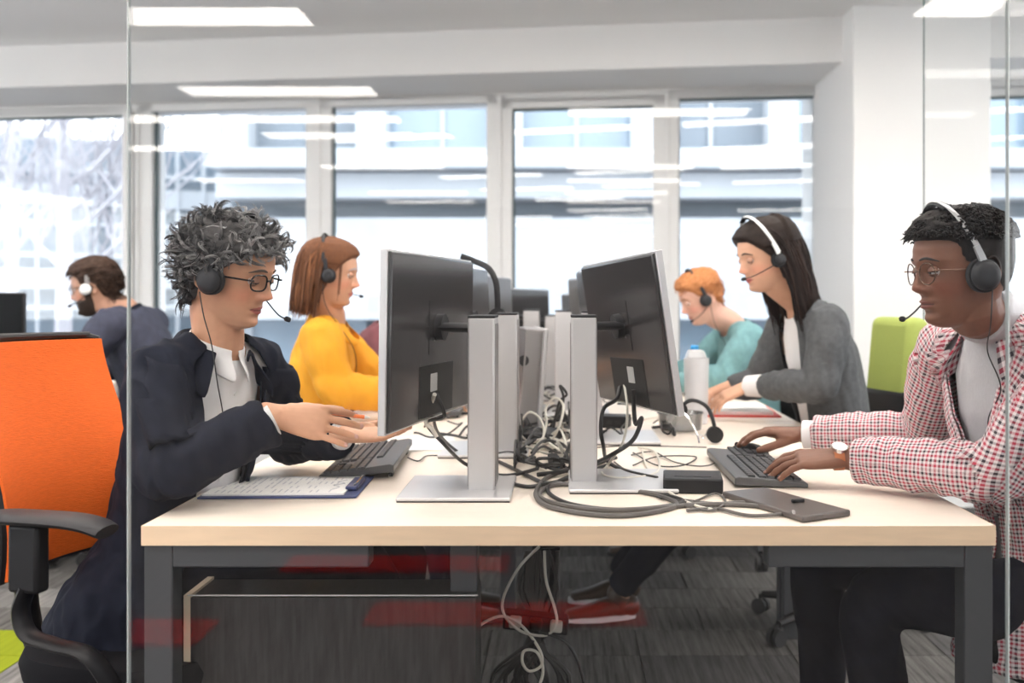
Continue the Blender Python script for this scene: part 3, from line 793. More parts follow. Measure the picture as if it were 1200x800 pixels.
            if lash: MB().tube([p for p in ring(.0132, up-.03)][1:-1], .0008*hs, 5).build('eyelash', 'black', s.body)
    def brows(s, m, th=.0022, arch=.006, z0=.019, y0=.013, y1=.050):
        for sy in (-1, 1):
            pts = []; 
            for k in range(9):
                y = y0+(y1-y0)*k/8; z = z0+arch*sin(pi*min(1, k/8*.9+.1))-.003*(k/8)**2
                pts.append(s.H @ V((face_x(y, z, s.face)+.0005, sy*y, z)))
            MB().tube(pts, [.0016,.0026,.003,.003,.003,.0028,.0024,.0018,.001], 8, rb=[th*.6]*9, side=s.H.to_3x3() @ V((0,0,1))).build('eyebrow', m, s.body)
    def glasses(s, m='frame_black', round_=False, rr=.0016, temple=None, w=.0245, h=.0185, zc=-.003, label=None):
        H = s.H; root = bpy.data.objects.new('glasses', None); C.objects.link(root); root.parent = s.body
        if label: root['label'] = label
        xf = .0960
        ex = 2.0 if round_ else 2.8
        for sy in (-1, 1):
            pts = []
            for k in range(32):
                a = 2*pi*k/32; cc, ss = cos(a), sin(a); q = (abs(cc)**ex+abs(ss)**ex)**(-1/ex)
                y = sy*.0325+w*cc*q; z = zc+h*ss*q+(0.002 if ss > 0 and not round_ else 0); x = xf-.0035*(abs(y)/.035)**2
                pts.append(H @ V((x, y, z)))
            MB().tube(pts, rr, 8, closed=True).build('rim', m, root)
            f = MB(); cen = H @ V((xf-.003, sy*.0325, zc)); f.v = [tuple(cen)]+[tuple(p) for p in pts]; f.f = [(0, 1+k, 1+(k+1) % 32) for k in range(32)]
            f.build('lens', 'lens', root)
            yo = .0325+w
            MB().tube(spline([H @ V((xf-.004, sy*yo, zc+.006)), H @ V((xf-.012, sy*(yo+.008), zc+.006)), H @ V((.03, sy*.074, zc+.004)), H @ V((-.010, sy*.079, zc+.004)), H @ V((-.026, sy*.078, -.014))], 5), rr*1.1, 8, rb=(rr*(1.9 if not round_ else 1.2))).build('temple', temple or m, root)
        MB().tube(spline([H @ V((xf-.001, -.0325+w, zc+.004)), H @ V((xf+.002, 0, zc+.007)), H @ V((xf-.001, .0325-w, zc+.004))], 4), rr, 8).build('bridge', m, root)
    def cap_hair(s, m, line, T, seed=0, amp=.25, freq=40, col=(.03,.02,.015), col2=None, fine=70, name='hair'):
        """closed shell lying over the skull where hair grows; line(x,y)=lowest z of hair, T(x,y,z)=thickness"""
        rr = head_grid(s.face, 90, 110, feat=False); rings = []; cols = []
        for r in rr:
            ring = []
            for p in r:
                x, y, z = p; f = float(sstep(-.006, .009, z-line(x, abs(y)))); n = V((x*1.05+.012, y*1.5, max(z, -.03)*.9)).normalized(); q = V((float(p[0]), float(p[1]), float(p[2])))
                nn = mnoise.noise(q*freq+V((seed,0,0))); n2 = mnoise.noise(q*fine*2.2+V((0,seed,0)))
                th = T(x, y, z)*(1+amp*nn+amp*.5*n2)
                ring.append(s.H @ (q+n*(th*f-.006*(1-f)))); k = .5+.5*n2
                cols.append(np.array(col)*(1-k)+np.array(col2 if col2 is not None else col)*k)
            rings.append(ring)
        mb = MB(); mb.rings(rings); o = mb.build(name, m, s.body, auto=False); setcol(o.data, np.array(cols))
        return o
    def locks(s, m, n, line, lens, seed=1, r=.0016, curl=.0, grav=.3, lift=.012, dirf=None, cols=((.02,.015,.01),(.06,.04,.03)), name='hair', steps=9, sides=5, keep=None, out=.0, wave=0, clump=None, base=None, rand=.25, tang=.85, strands=1, spread=.004):
        """strands rooted on the scalp, combed along dirf(p), kept outside the skull by lift"""
        rr = random.Random(seed); mb = MB(); cc = []; cnt = 0; tries = 0
        while cnt < n and tries < n*30:
            tries += 1
            th = rr.uniform(-pi, pi); z = rr.uniform(-.09, .111); xf, xb, w = hint(z, HF), hint(z, HB), hint(z, HW)
            z0 = z; 
            c, sn = cos(th), sin(th); q = (abs(c)**PWR+abs(sn)**PWR)**(-1/PWR)
            x = -.012+((xf+.012)*c*q if c > 0 else (-.012-xb)*c*q); y = w*sn*q
            if z < line(x, abs(y)): continue
            if keep and not keep(x, y, z): continue
            if z > .09 and rr.random() > .6: pass
            nrm = V((x*1.1+.012, y*1.6, z*.9)).normalized(); p = V((x, y, z))+nrm*(base if base is not None else lift*.6); d = (V(dirf(x, y, z))+V((rr.uniform(-1,1), rr.uniform(-1,1), rr.uniform(-1,1)))*rand).normalized(); d = (d-nrm*d.dot(nrm)*tang).normalized()
            L = lens(x, y, z)*rr.uniform(.8, 1.15); st = L/steps; pts = [p.copy()]; ph = rr.uniform(0, 2*pi); ax1 = V((rr.uniform(-1,1), rr.uniform(-1,1), rr.uniform(-1,1))).normalized(); lf = lift*rr.uniform(.7, 1.25)
            for k in range(steps):
                d = (d*(1-grav*.35)+V((0,0,-1))*grav*.35).normalized()
                if curl:
                    d = (Matrix.Rotation(curl*(1+.3*sin(k)), 3, ax1) @ d)
                if wave: d = (d+V((cos(ph+k*1.1), sin(ph+k*.9), 0))*wave).normalized()
                p = p+d*st
                # keep outside the skull
                zz = min(max(p.z, -.05), .113); w_ = float(hint(zz, HW)); xb_ = float(hint(zz, HB)); xf_ = float(hint(zz, HF))
                e = V((p.x+.012, p.y, 0)); ex_ = (xf_+.012) if e.x > 0 else (-.012-xb_); rho = sqrt((e.x/max(ex_,.01))**2+(e.y/max(w_,.01))**2)
                if p.z < .112:
                    need = 1+lf/max(.03, (ex_+w_)/2)
                    if rho < need and rho > 1e-4: p = V((-.012+e.x*need/rho, p.y*need/rho, p.z))
                elif p.z < .113+lf and rho < .5: p.z = .113+lf
                pts.append(p.copy())
            r0 = r*rr.uniform(.7, 1.3)*s.hs; tb = rr.random()
            for si in range(strands):
                o1 = V((rr.uniform(-1,1), rr.uniform(-1,1), rr.uniform(-1,1)))*spread*(0 if strands == 1 else 1); o2 = o1*.35+V((rr.uniform(-1,1), rr.uniform(-1,1), rr.uniform(-1,1)))*spread*.25*(0 if strands == 1 else 1); ln_ = 1 if strands == 1 else rr.uniform(.75, 1)
                m_ = max(3, round(len(pts)*ln_)); W = [s.H @ (q_+o1*(1-k/steps)+o2*(k/steps)) for k, q_ in enumerate(pts[:m_])]
                b0 = len(mb.v); mb.tube(W, [r0*(1-.75*(k/m_)**2) for k in range(len(W))], sides)
                t = rr.random() if strands == 1 else min(1, max(0, tb+rr.uniform(-.25,.25))); t2 = t*t if clump is None else clump(x, y, z, t); c1 = np.array(cols[0])*(1-t2)+np.array(cols[1])*t2; cc += [c1]*(len(mb.v)-b0)
            cnt += 1
        o = mb.build(name, m, s.body, auto=False); setcol(o.data, np.array(cc)); return o

M['skin'] = mat('skin', (.6,.35,.25), .48, attr=True, noise_s=60, noise_a=.05, bump=.12, bump_s=700, spec=.4, sss=.08)
M['skin_bg'] = mat('skin_soft', (.6,.35,.25), .5, attr=True, noise_s=40, noise_a=.04, spec=.35)
M['hair'] = mat('hair', (.03,.02,.02), .65, attr=True, spec=.18)
M['eye_white'] = mat('eye_white', (.75,.72,.70), .2)
M['frame_black'] = mat('frame_black', (.01,.01,.012), .2)
M['nail'] = mat('nail', (.62,.36,.30), .3)

# headset resting on a head: its own thing
def headset(label, person, band='black', near=-1, boom=None, mic=None, cord=None, lift=.0, tilt=0.0, cup='dark_grey', rcup=.031, group='call headsets', width=.088):
    H = person.H; hs = person.hs; R3 = H.to_3x3()
    o = empty('headset', label, 'headset', H @ V((0,0,.11+lift)), group=group)
    o.location = (0,0,0)
    rt = Matrix.Rotation(tilt, 3, 'Y'); hp = lambda v: H @ (rt @ V(v))
    top = .113+.008+lift
    arc = [hp((.0, -width*cos(a)*(1-.06*sin(a)), -.005+(top+.005)*sin(a)**.82 if sin(a) > 0 else -.005)) for a in np.linspace(.06, pi-.06, 30)]
    MB().tube(arc, .0062*hs, 8, rb=.0022*hs, side=R3 @ V((1,0,0))).build('headband', band, o)
    pad = [hp((.0, -(width-.006)*cos(a), (top-.006)*sin(a)**.82)) for a in np.linspace(1.1, pi-1.1, 12)]
    MB().tube(pad, .011*hs, 8, rb=.004*hs, side=R3 @ V((1,0,0))).build('headband_pad', 'black_soft', o)
    for sy in (-1, 1):
        n = (R3 @ V((0,1,0))).normalized()*sy; c = H @ (rt @ V((.010, sy*(width-.006), -.012)) )
        mb = MB(); mb.tube([c-n*.010*hs, c-n*.008*hs, c+n*.004*hs, c+n*.006*hs], [.026*hs, rcup*hs, rcup*hs, .026*hs], 24); mb.build('ear_cushion', 'black_soft', o)
        mb = MB(); mb.tube([c+n*.004*hs, c+n*.010*hs, c+n*.016*hs, c+n*.019*hs, c+n*.0195*hs], [rcup*.88*hs, rcup*.88*hs, rcup*.74*hs, rcup*.45*hs, .004*hs], 24)
        mb.build('ear_cup', cup, o)
        MB().box(H @ (rt @ V((.006, sy*(width+.002), .028))), (.012*hs,.006*hs,.04*hs), (R3.normalized() @ rt)).build('slider', band if band != 'black' else 'dark_grey', o, bevel=.001)
    if boom:
        pts = [H @ V(b) for b in boom]; sp = spline(pts, 6); MB().tube(sp, .0018*hs, 8).build('boom', 'black', o)
        d = (sp[-1]-sp[-3]).normalized(); mb = MB(); mb.tube([sp[-1]-d*.004, sp[-1]-d*.001, sp[-1]+d*.010, sp[-1]+d*.014], [.003,.0062,.0058,.002], 12); mb.build('microphone', 'black_soft', o)
    if cord:
        MB().tube(spline(cord, 8), .0014, 6).build('cord', 'cable_black', o)
    return o
# ------------------------------------------------------------ desks
TOP = .740
def desk(y0, y1, label, seed=0):
    o = empty('bench_desk', label, 'desk', (0.01, (y0+y1)/2, 0), group='bench desks in a row'); L = y1-y0; x0, x1 = -.80, .80
    MB().box((0,0,TOP-.0185), (1.598,L,.037)).build('tabletop', 'birch_top', o, smooth=False, bevel=.001)
    for s in (-1, 1):
        MB().box((0,s*(L/2+.0006),TOP-.0185), (1.6,.0012,.0366)).build('edge_band', 'birch_edge', o, smooth=False)
        MB().box((s*.7996,0,TOP-.0185), (.0012,L,.0366)).build('edge_band', 'birch_edge', o, smooth=False)
    for yy, front in ((-L/2+.032, True), (L/2-.032, False)):
        for sx in (-1, 1):
            MB().box((sx*.7715, yy, (TOP-.037)/2), (.054,.05,TOP-.037)).build('leg', 'steel_grey', o, smooth=False, bevel=.003)
            MB().box((sx*.560, yy, TOP-.037-.0215), (.369,.05,.043)).build('crossbeam', 'steel_grey', o, smooth=False, bevel=.003)
    MB().box((-.21, -L/2+.16, (TOP-.037)/2), (.055,.05,TOP-.037)).build('leg', 'steel_grey', o, smooth=False, bevel=.003)
    for sx in (-1, 1): MB().box((sx*.42, 0, TOP-.057), (.05,L-.1,.035)).build('rail', 'steel_grey', o, smooth=False)
    MB().box((0, .1, TOP-.10), (.22,L-.5,.012)).build('cable_tray', 'dark_grey', o, smooth=False)
    return o
desk(1.865, 3.46, 'pale birch bench desk closest to the glass, with the keyboards and clipboard')
desk(3.466, 5.06, 'second pale birch bench desk, where the woman in yellow and the woman in grey sit')
# low cabinet under the near desk
cb = empty('low_cabinet', 'low dark cabinet with a pale edge under the left of the desk', 'cabinet', (-.452, 2.02, 0))
MB().box((0,0,.29), (.56,.13,.576)).build('body', 'cabinet', cb, smooth=False)
MB().box((-.286,0,.29), (.013,.134,.587)).build('side_edge', 'tan_wood', cb, smooth=False)
MB().box((0,-.066,.5835), (.57,.003,.002)).build('top_edge', 'label_white', cb, smooth=False)

# ------------------------------------------------------------ monitors
def monitor(label, near_bot, near_top, far_bot, depth_dir, stand, back='mon_back', H_=.365, screen_side=-1, cab=True, base=(.24,.27), basex=0, dx=0, group='desktop monitors on silver stands'):
    """near_bot/near_top: ends of the near vertical edge; far_bot: lower end of the far one; stand: (x,y) of the column"""
    a, b, c = V(near_bot), V(near_top), V(far_bot); u = (c-a); W = u.length; u.normalize(); w = (b-a); Hh = w.length; w.normalize(); n = u.cross(w).normalized()
    if n.x*screen_side < 0: n = -n                       # n points out of the screen
    o = empty('monitor', label, 'monitor', (stand[0], stand[1], TOP), group=group); inv = Matrix.Translation((-stand[0], -stand[1], -TOP))
    def L(x, y, z): return inv @ (a+u*x+w*y-n*z)         # z: depth behind the screen
    def slab(x0, x1, y0, y1, z0, z1, name, m, bev=.002, par=None, inset=0):
        f = MB(); f.add([L(x0,y0,z0), L(x1,y0,z0), L(x1,y1,z0), L(x0,y1,z0), L(x0+inset,y0+inset,z1), L(x1-inset,y0+inset,z1), L(x1-inset,y1-inset,z1), L(x0+inset,y1-inset,z1)], [(3,2,1,0),(4,5,6,7),(0,1,5,4),(1,2,6,5),(2,3,7,6),(3,0,4,7)])
        q = f.build(name, m, par or o, bevel=bev)
        bm = bmesh.new(); bm.from_mesh(q.data); bmesh.ops.recalc_face_normals(bm, faces=bm.faces); bm.to_mesh(q.data); bm.free(); return q
    slab(0, W, 0, Hh, 0, .016, 'bezel', 'silver', .002)
    slab(.008, W-.008, .012, Hh-.008, -.0008, .002, 'screen', 'screen', 0)
    slab(.003, W-.003, .003, Hh-.003, .0165, .024, 'back_cover', back, .003, inset=.004)
    cx, cy = W/2, Hh*.56
    slab(cx-.06, cx+.06, cy-.06, cy+.06, .024, .0252, 'mount_plate', back, 0)
    slab(cx-.125, cx+.125, .012, .125, .024, .0255, 'port_panel', 'port', .001, inset=.0)
    slab(cx-.05, cx-.005, .065, .105, .0255, .027, 'sticker', 'label_white', 0)
    for sx in (-1,1): slab(cx+sx*.035-.004, cx+sx*.035+.004, cy-.03, cy-.022, .027, .029, 'screw', 'chrome', 0)
    # arm to the column
    mc = a+u*cx+w*cy-n*.026; col = V((stand[0], stand[1], mc.z))
    f = MB(); d = (col-mc); f.tube([inv @ mc, inv @ (mc+d*.95)], .011, 12, rb=.028, side=(0,0,1)); f.build('arm', 'dark_grey', o)
    f = MB(); f.tube([inv @ (mc+n*.001), inv @ (mc-n*.016)], .030, 20); f.build('arm_hub', 'dark_grey', o)
    zt = mc.z-TOP+.025
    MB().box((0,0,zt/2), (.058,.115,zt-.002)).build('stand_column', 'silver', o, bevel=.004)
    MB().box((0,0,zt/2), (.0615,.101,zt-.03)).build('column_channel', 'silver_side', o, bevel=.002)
    MB().box((0,0,zt+.0005), (.060,.117,.006)).build('column_cap', 'dark_grey', o, bevel=.002)
    MB().box((dx,basex,.0065), (base[0],base[1],.008)).build('base_plate', 'silver', o, bevel=.003)
    MB().box((dx,basex,.0015), (base[0]-.004,base[1]-.004,.003)).build('base_pad', 'rubber', o, smooth=False)
    return o, L, W, Hh
GM = 'desktop monitors on silver stands'
m1, L1, W1, H1 = monitor('left foreground monitor seen from behind, its screen towards the woman in navy', P(442,511,1.97), P(445,291,1.97), P(543,306,2.58)-V((0,0,.37)), 0, (-.178, 2.22), dx=-.052, basex=-.01)
m2, L2, W2, H2 = monitor('right foreground monitor seen from behind, leaning towards the man in checks', P(803,487,2.19), P(776,292,2.15), P(712,500,2.74)+V((0,0,.08)), 0, (.047, 2.32), screen_side=1, dx=.085, basex=-.02)
m3 = monitor('second monitor of the left row, just behind the nearest one', V((-.33,2.70,.89)), V((-.345,2.70,1.26)), V((-.255,3.28,.89)), 0, (-.155, 2.78), dx=-.06, back='mon_back', basex=0)[0]
m4 = monitor('second monitor of the right row, hidden behind the leaning one', V((.215,2.86,.90)), V((.18,2.86,1.262)), V((.10,3.44,.90)), 0, (.085, 3.02), screen_side=1, dx=.08, back='mon_back', basex=0)[0]
m5 = monitor('third monitor of the left row with a slanted grey back', V((-.30,3.50,.90)), V((-.315,3.50,1.25)), V((-.22,4.06,.90)), 0, (-.12, 3.78), dx=-.05, back='mon_back_grey')[0]
m6 = monitor('third monitor of the right row with a pale stand behind the others', V((.22,3.66,.90)), V((.20,3.66,1.25)), V((.06,4.2,.90)), 0, (.0, 3.68), screen_side=1, dx=.05, back='mon_back_grey')[0]
m7 = monitor('small far monitor at the back end of the left row', V((-.25,4.25,.88)), V((-.26,4.25,1.21)), V((-.08,4.75,.88)), 0, (-.05, 4.45), dx=-.04, back='mon_back')[0]
m8 = monitor('small far monitor at the back end of the right row', V((.20,4.45,.88)), V((.19,4.45,1.19)), V((.02,4.95,.88)), 0, (-.0, 4.25), screen_side=1, dx=.03, back='mon_back')[0]
hh = empty('headset', 'grey headset hung over the second monitor of the left row', 'headset', P(566,320,2.95))
q0 = hh.location.copy(); MB().tube(spline([P(540,300,2.95)-q0, P(556,306,2.95)-q0, P(572,314,2.93)-q0, P(581,330,2.92)-q0, P(583,352,2.92)-q0, P(583,372,2.92)-q0], 6), .009, 10, rb=.004).build('headband', 'dark_grey', hh)
MB().tube([P(583,372,2.90)-q0, P(583,372,2.94)-q0], .028, 20).build('ear_cup', 'black_soft', hh)
# slim upright computer between the rows
pc = empty('mini_computer', 'slim slanted computer box with a round mark standing between the monitor rows', 'computer', D(620,470)+V((0,0,0)))
pr = Matrix.Rotation(R(4), 3, 'Y') @ Matrix.Rotation(R(12), 3, 'Z')
pc.location = (-.115, 3.25, TOP)
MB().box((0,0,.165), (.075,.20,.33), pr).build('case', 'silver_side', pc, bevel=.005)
MB().tube([V((-.01,-.101,.23)), V((-.01,-.104,.23))], .017, 20).build('emblem', 'port', pc)
MB().box((.030,-.02,.165), (.012,.205,.335), pr).build('side_panel', 'silver', pc, bevel=.003)

# ------------------------------------------------------------ keyboards
def keyboard(label, c, rz, W=.44, Dp=.165, tilt=R(5), z=TOP, keys=True):
    o = empty('keyboard', label, 'keyboard', (c[0], c[1], z), rz, 'keyboards on the bench desk')       # local: x along the rows, +y towards the rear
    rot = Matrix.Rotation(tilt, 3, 'X')
    hf = .013; pr_ = [(-Dp/2,0),(-Dp/2,.009),(-Dp/2+.01,.013),(Dp/2-.01,.013+Dp*sin(tilt)),(Dp/2,.010+Dp*sin(tilt)),(Dp/2,Dp*sin(tilt)-.006)]
    MB().rings([[V((sx, y, zz+.001)) for y, zz in pr_] for sx in (-W/2, W/2)]).build('case', 'key_body', o, bevel=.002)
    for sx in (-1, 1): MB().box((sx*W*.38, Dp/2-.012, .006), (.03,.01,.012)).build('foot', 'black', o)
    if keys:
        km = {}
        y0 = -Dp/2+.022; rows = [(0, [1.25,1.25,1.25,6.25,1.25,1.25,1.25,1.25]), (1, [2.25]+[1]*10+[2.75]), (2, [1.75]+[1]*11+[2.25]), (3, [1.5]+[1]*12+[1.5]), (4, [1]*13+[2]), (5.3, [1]*15)]
        pit = (W-.02)/21.0; kd = .0195
        def key(x, y, w):
            k = (round(w,2))
            if k not in km:
                q = MB().box((0,0,0), (w*pit-.0025, kd-.003, .006), None, .88).build('key', 'key', o, smooth=False); km[k] = q.data
            else:
                q = bpy.data.objects.new('key', km[k]); C.objects.link(q); q.parent = o
            q.location = (x, y, .0165+(y+Dp/2)*sin(tilt)); q.rotation_euler = (tilt,0,0)
        for r, ws in rows:
            x = -W/2+.008
            for w in ws: key(x+w*pit/2, y0+r*kd, w); x += w*pit
            x += pit*.35
            if r in (0, 3, 4):
                for i in range(3): key(x+pit/2+i*pit, y0+r*kd, 1)
            if r == 1: key(x+pit*1.5, y0+r*kd, 1)
            if r < 5:
                for i in range(4): key(x+3.3*pit+pit/2+i*pit-.25*pit, y0+r*kd, .95)
    return o
keyboard('black keyboard beside the clipboard, in front of the left monitor', (-.498, 2.56), R(-90)+R(3), Dp=.175, tilt=R(7))
keyboard('dark keyboard under the hands of the man in checks', (.468, 2.455), R(90), Dp=.165, tilt=R(4))
keyboard('dark keyboard at the place of the woman in yellow', (-.45, 3.75), R(-90), keys=False)

# ------------------------------------------------------------ clipboard and papers
cbd = empty('clipboard', 'navy clipboard with a printed form on the left of the desk', 'clipboard', (-.612, 2.235, TOP), R(2))
MB().box((0,0,.0030), (.335,.245,.0035)).build('board', 'navy_board', cbd, bevel=.001)
MB().box((-.012,0,.0065), (.300,.215,.003)).build('paper', 'paper', cbd, smooth=False)
MB().box((.146,0,.010), (.026,.12,.008)).build('clip', 'navy_board', cbd, bevel=.002)
f = MB(); f.tube([(.150,-.05,.016),(.156,-.05,.020),(.156,.05,.020),(.150,.05,.016)], .002, 6); f.build('clip_wire', 'chrome', cbd)
f = MB()
ink = mat('grey_ink', (.60,.61,.66), .8)
for i in range(19):
    x = -.14+i*.0135
    for k in range(4):
        if rnd.random() < .18: continue
        y0 = -.09+k*.048; w = rnd.uniform(.022,.043); f.box((x, y0+w/2, .00815), (.0035, w, .0002))
tag(f.build('printed_text', ink, cbd, smooth=False), kind='stuff')
f = MB(); f.tube(spline([(.105,-.06,.0083),(.115,-.03,.0083),(.098,-.01,.0083),(.120,.01,.0083),(.100,.03,.0083),(.118,.05,.0083)], 5), .0012, 5); f.build('signature', ink, cbd)

nb = empty('paper_stack', 'white papers on a red folder under the hands of the woman in grey', 'papers', (.655, 3.74, TOP), R(-3))
MB().box((0,0,.003), (.27,.34,.006)).build('folder', 'red', nb, bevel=.001)
MB().box((-.01,.01,.012), (.24,.31,.012)).build('paper_sheets', 'paper', nb, bevel=.001)
wp = tag(MB().box((0,0,.001), (.21,.297,.002), Matrix.Rotation(R(12),3,'Z')).build('paper_sheet', 'paper', loc=(-.42,2.93,TOP+.0005), smooth=False), 'loose white sheet on the left of the desk beyond the keyboard', 'paper')

# slate grey flat device and black adapter
a, b_, c_, d_ = D(846,577,.75), D(941,607,.75), D(997,599,.75), D(897,572,.75)
dv = empty('flat_device', 'long flat slate grey device with a latch at the front right of the desk', 'device', ((a+c_)/2).xy.to_3d()+V((0,0,TOP)))
off = -V(((a+c_)/2).xy.to_3d())
f = MB(); q = [p.xy.to_3d()+off for p in (a, b_, c_, d_)]
f.add([p+V((0,0,.001)) for p in q]+[p+V((0,0,.013)) for p in q], [(3,2,1,0),(4,5,6,7),(0,1,5,4),(1,2,6,5),(2,3,7,6),(3,0,4,7)])
o_ = f.build('case', mat('slate_plastic', (.10,.085,.08), .3), dv, bevel=.003)
bm = bmesh.new(); bm.from_mesh(o_.data); bmesh.ops.recalc_face_normals(bm, faces=bm.faces); bm.to_mesh(o_.data); bm.free()
lp = D(935,586,.757).xy.to_3d()+off
MB().box(lp+V((0,0,.0165)), (.026,.012,.007), Matrix.Rotation(R(20),3,'Z')).build('latch', 'black', dv, bevel=.002)
MB().box(q[1]*.9+q[0]*.1+V((0,.002,.016)), (.004,.012,.006)).build('button', 'silver', dv)
ad = empty('power_adapter', 'black power adapter block between the right monitor and the keyboard', 'adapter', (D(814,575).x, 2.225, TOP), R(-6))
MB().box((0,0,.0165), (.130,.115,.033)).build('body', 'black', ad, bevel=.004)
MB().box((0,0,.0335), (.08,.06,.0008)).build('label_plate', 'dark_grey', ad, smooth=False)

# clear tub, milky jug, blue-capped bottle, spare headset
tb = empty('clear_tub', 'clear plastic tub on the desk beside the milky jug', 'tub', D(800,506)+V((0,.06,0))); tb.location.z = TOP
MB().lathe([(.060,.002),(.068,.006),(.073,.055),(.075,.058),(.072,.058),(.066,.010),(.02,.006)], n=36).build('bowl', 'clear', tb)
MB().tube([(.075*cos(t), .075*sin(t), .058) for t in np.linspace(0,2*pi,37)[:-1]], .002, 6, closed=True).build('rim', 'clear', tb)
jg = empty('milky_jug', 'milky white plastic jug with an angular lid beside the leaning monitor', 'jug', (.452, 3.38, TOP))
MB().lathe([(.03,.001),(.038,.004),(.043,.22),(.043,.224),(.040,.222),(.035,.01),(.01,.006)], n=28).build('body', 'cup', jg)
MB().box((-.002,0,.238), (.07,.07,.028), None, .7).build('lid', 'cup', jg, bevel=.006)
bt = empty('blue_capped_bottle', 'small bottle with a blue cap behind the milky jug', 'bottle', (.462, 3.50, TOP))
MB().lathe([(.02,.001),(.026,.004),(.026,.20),(.014,.235),(.013,.25)], n=20).build('body', 'clear', bt)
MB().lathe([(.014,.247),(.0145,.249),(.0145,.259),(.011,.262)], n=20).build('cap', 'blue', bt)
hs_ = empty('spare_headset', 'spare black headset lying against the clear tub beside the jug', 'headset', (.40, 2.93, TOP))
arc = [V((.0, -.055*cos(t)*.5+.02, .135*sin(t)**.8+.01)) for t in np.linspace(.1, pi-.1, 20)]
hp_ = [V((-.055,.0,.105)), V((-.03,.0,.125)), V((.0,.0,.122)), V((.028,.0,.10)), V((.045,.0,.05)), V((.045,.0,.012))]
MB().tube(spline(hp_, 5), .011, 8, rb=.006, side=(0,1,0)).build('headband', 'black', hs_)
MB().tube([V((.046,-.012,.026)), V((.046,.012,.026))], [.024,.024], 20).build('ear_cup', 'black_soft', hs_)
MB().tube([V((-.055,-.01,.10)), V((-.055,.012,.10))], [.020,.020], 20).build('ear_cup', 'black_soft', hs_)
MB().tube(spline([V((-.055,0,.10)), V((-.03,-.02,.07)), V((-.01,-.03,.03)), V((-.005,-.04,.006))], 6), .003, 6).build('boom', 'chrome', hs_)
kr = empty('key_ring', 'small bunch of keys on a ring at the corner of the right keyboard', 'keys', D(828,512)); kr.location.z = TOP
MB().tube([V((.014*cos(t), .014*sin(t), .003+.004*sin(t))) for t in np.linspace(0,2*pi,17)[:-1]], .0012, 6, closed=True).build('ring', 'chrome', kr)
for i, a_ in enumerate((.3, 1.5, 2.6, 4.6)):
    rot = Matrix.Rotation(a_,3,'Z'); f = MB(); f.tube([rot @ V((.016,0,.004+i*.002)), rot @ V((.026,0,.004+i*.002))], .006, 10, rb=.0012, side=rot @ V((0,1,0))); f.box(rot @ V((.038,0,.004+i*.002)), (.026,.004,.002), rot)
    f.build('key', 'chrome' if i % 2 else 'silver', kr)
ms = empty('mouse', 'black mouse under the far hand of the man in checks', 'mouse', (.50, 2.69, TOP), R(170))
MB().ball((0,0,.004), (.056,.032,.032), 24, 12).build('shell', 'black', ms)
MB().tube([V((.03,-.003,.031)), V((.03,.003,.031))], .007, 12).build('wheel', 'rubber', ms)

# ------------------------------------------------------------ cables
def cable(name, label, pts, r, m, sub=9, closed=False, group=None, plug=None):
    pts = [V(p) for p in pts]; o = MB().tube(spline(pts, sub, closed), r, 8, closed=closed).build(name, m)
    tag(o, label, 'cable', group)
    return o
def dp(*px, z=.745): return [D(x, y, z) for x, y in px]
def zc(pts, zs): return pts
cable('cable', 'thick black cable looping forward over the front of the desk', dp((668,548),(640,560),(628,578),(640,592),(680,601),(730,604),(775,598),(793,590),(770,580),(735,574),(690,569),(650,568),(632,578),(645,588),(700,597),(760,596),(820,591),(880,592),(915,598)), .0052, 'cable_grey')
cable('cable', 'second black cable lying in the same forward loop, inner turn', dp((590,563),(618,570),(650,566),(700,571),(760,577),(800,586),(780,593),(720,597),(668,590),(643,577),(648,566),(680,556),(716,543)), .0045, 'cable_black')
cable('cable', 'black cable from the left monitor base to the right stand', dp((583,540),(600,548),(618,557),(643,566),(672,556),(705,541),(722,536)), .0048, 'cable_black')
mport1 = m1.matrix_world
def inair(o, L_, x, y, z=.032):
    q = L_(x, y, z); return q+V(o.location)
pa = inair(m2, L2, W2*.42, .05)
cable('cable', 'thick black cable hanging from the right monitor down to its base', [pa, pa+V((.005,-.005,-.08)), P(752,490,2.36), P(742,515,2.35), P(718,532,2.34), D(690,545,.75), D(655,553,.75), D(630,556,.75)], .0055, 'cable_black')
pb = inair(m2, L2, W2*.60, .05)
cable('cable', 'black cable arching out beside the right monitor stand', [pb, P(722,468,2.45), P(708,478,2.40), P(704,500,2.38), P(707,522,2.36), D(712,540,.75), D(735,552,.75), D(770,560,.75)], .005, 'cable_black')
cable('cable', 'white cable looping down beside the right stand', [pb+V((.01,0,.01)), P(735,474,2.42), P(734,500,2.40), P(728,522,2.38), D(712,545,.75), D(706,556,.75), D(730,560,.75), D(770,553,.75), D(768,530,.75), D(748,524,.75)], .0032, 'cable_white')
cable('cable', 'white cable trailing from the right base to the adapter', dp((752,524),(757,545),(770,565),(790,580),(815,592),(835,597)), .003, 'cable_white')
cable('cable', 'thin black cable crossing the desk to the right keyboard', dp((700,524),(740,522),(790,523),(828,524)), .0018, 'cable_black')
cable('cable', 'thin wavy black cable from the base to the keyboard corner', dp((740,533),(765,529),(790,541),(820,546),(838,542),(842,532)), .0018, 'cable_black')
cable('cable', 'second thin wavy black cable crossing it near the adapter', dp((742,530),(770,545),(800,545),(815,535),(770,535),(742,545)), .0018, 'cable_black')
cable('cable', 'cable running from the adapter along the flat device', dp((800,586),(840,590),(870,588),(900,592),(925,600),(880,604),(840,596),(805,598)), .0036, 'cable_grey')
cable('cable', 'loose grey cable curled on top of the adapter end', dp((785,584),(810,588),(838,578),(850,588),(832,598),(800,592)), .0026, 'cable_grey')
cable('cable', 'thin black cable running diagonally over the right base', dp((720,541),(738,555),(752,568),(775,584)), .002, 'cable_black')
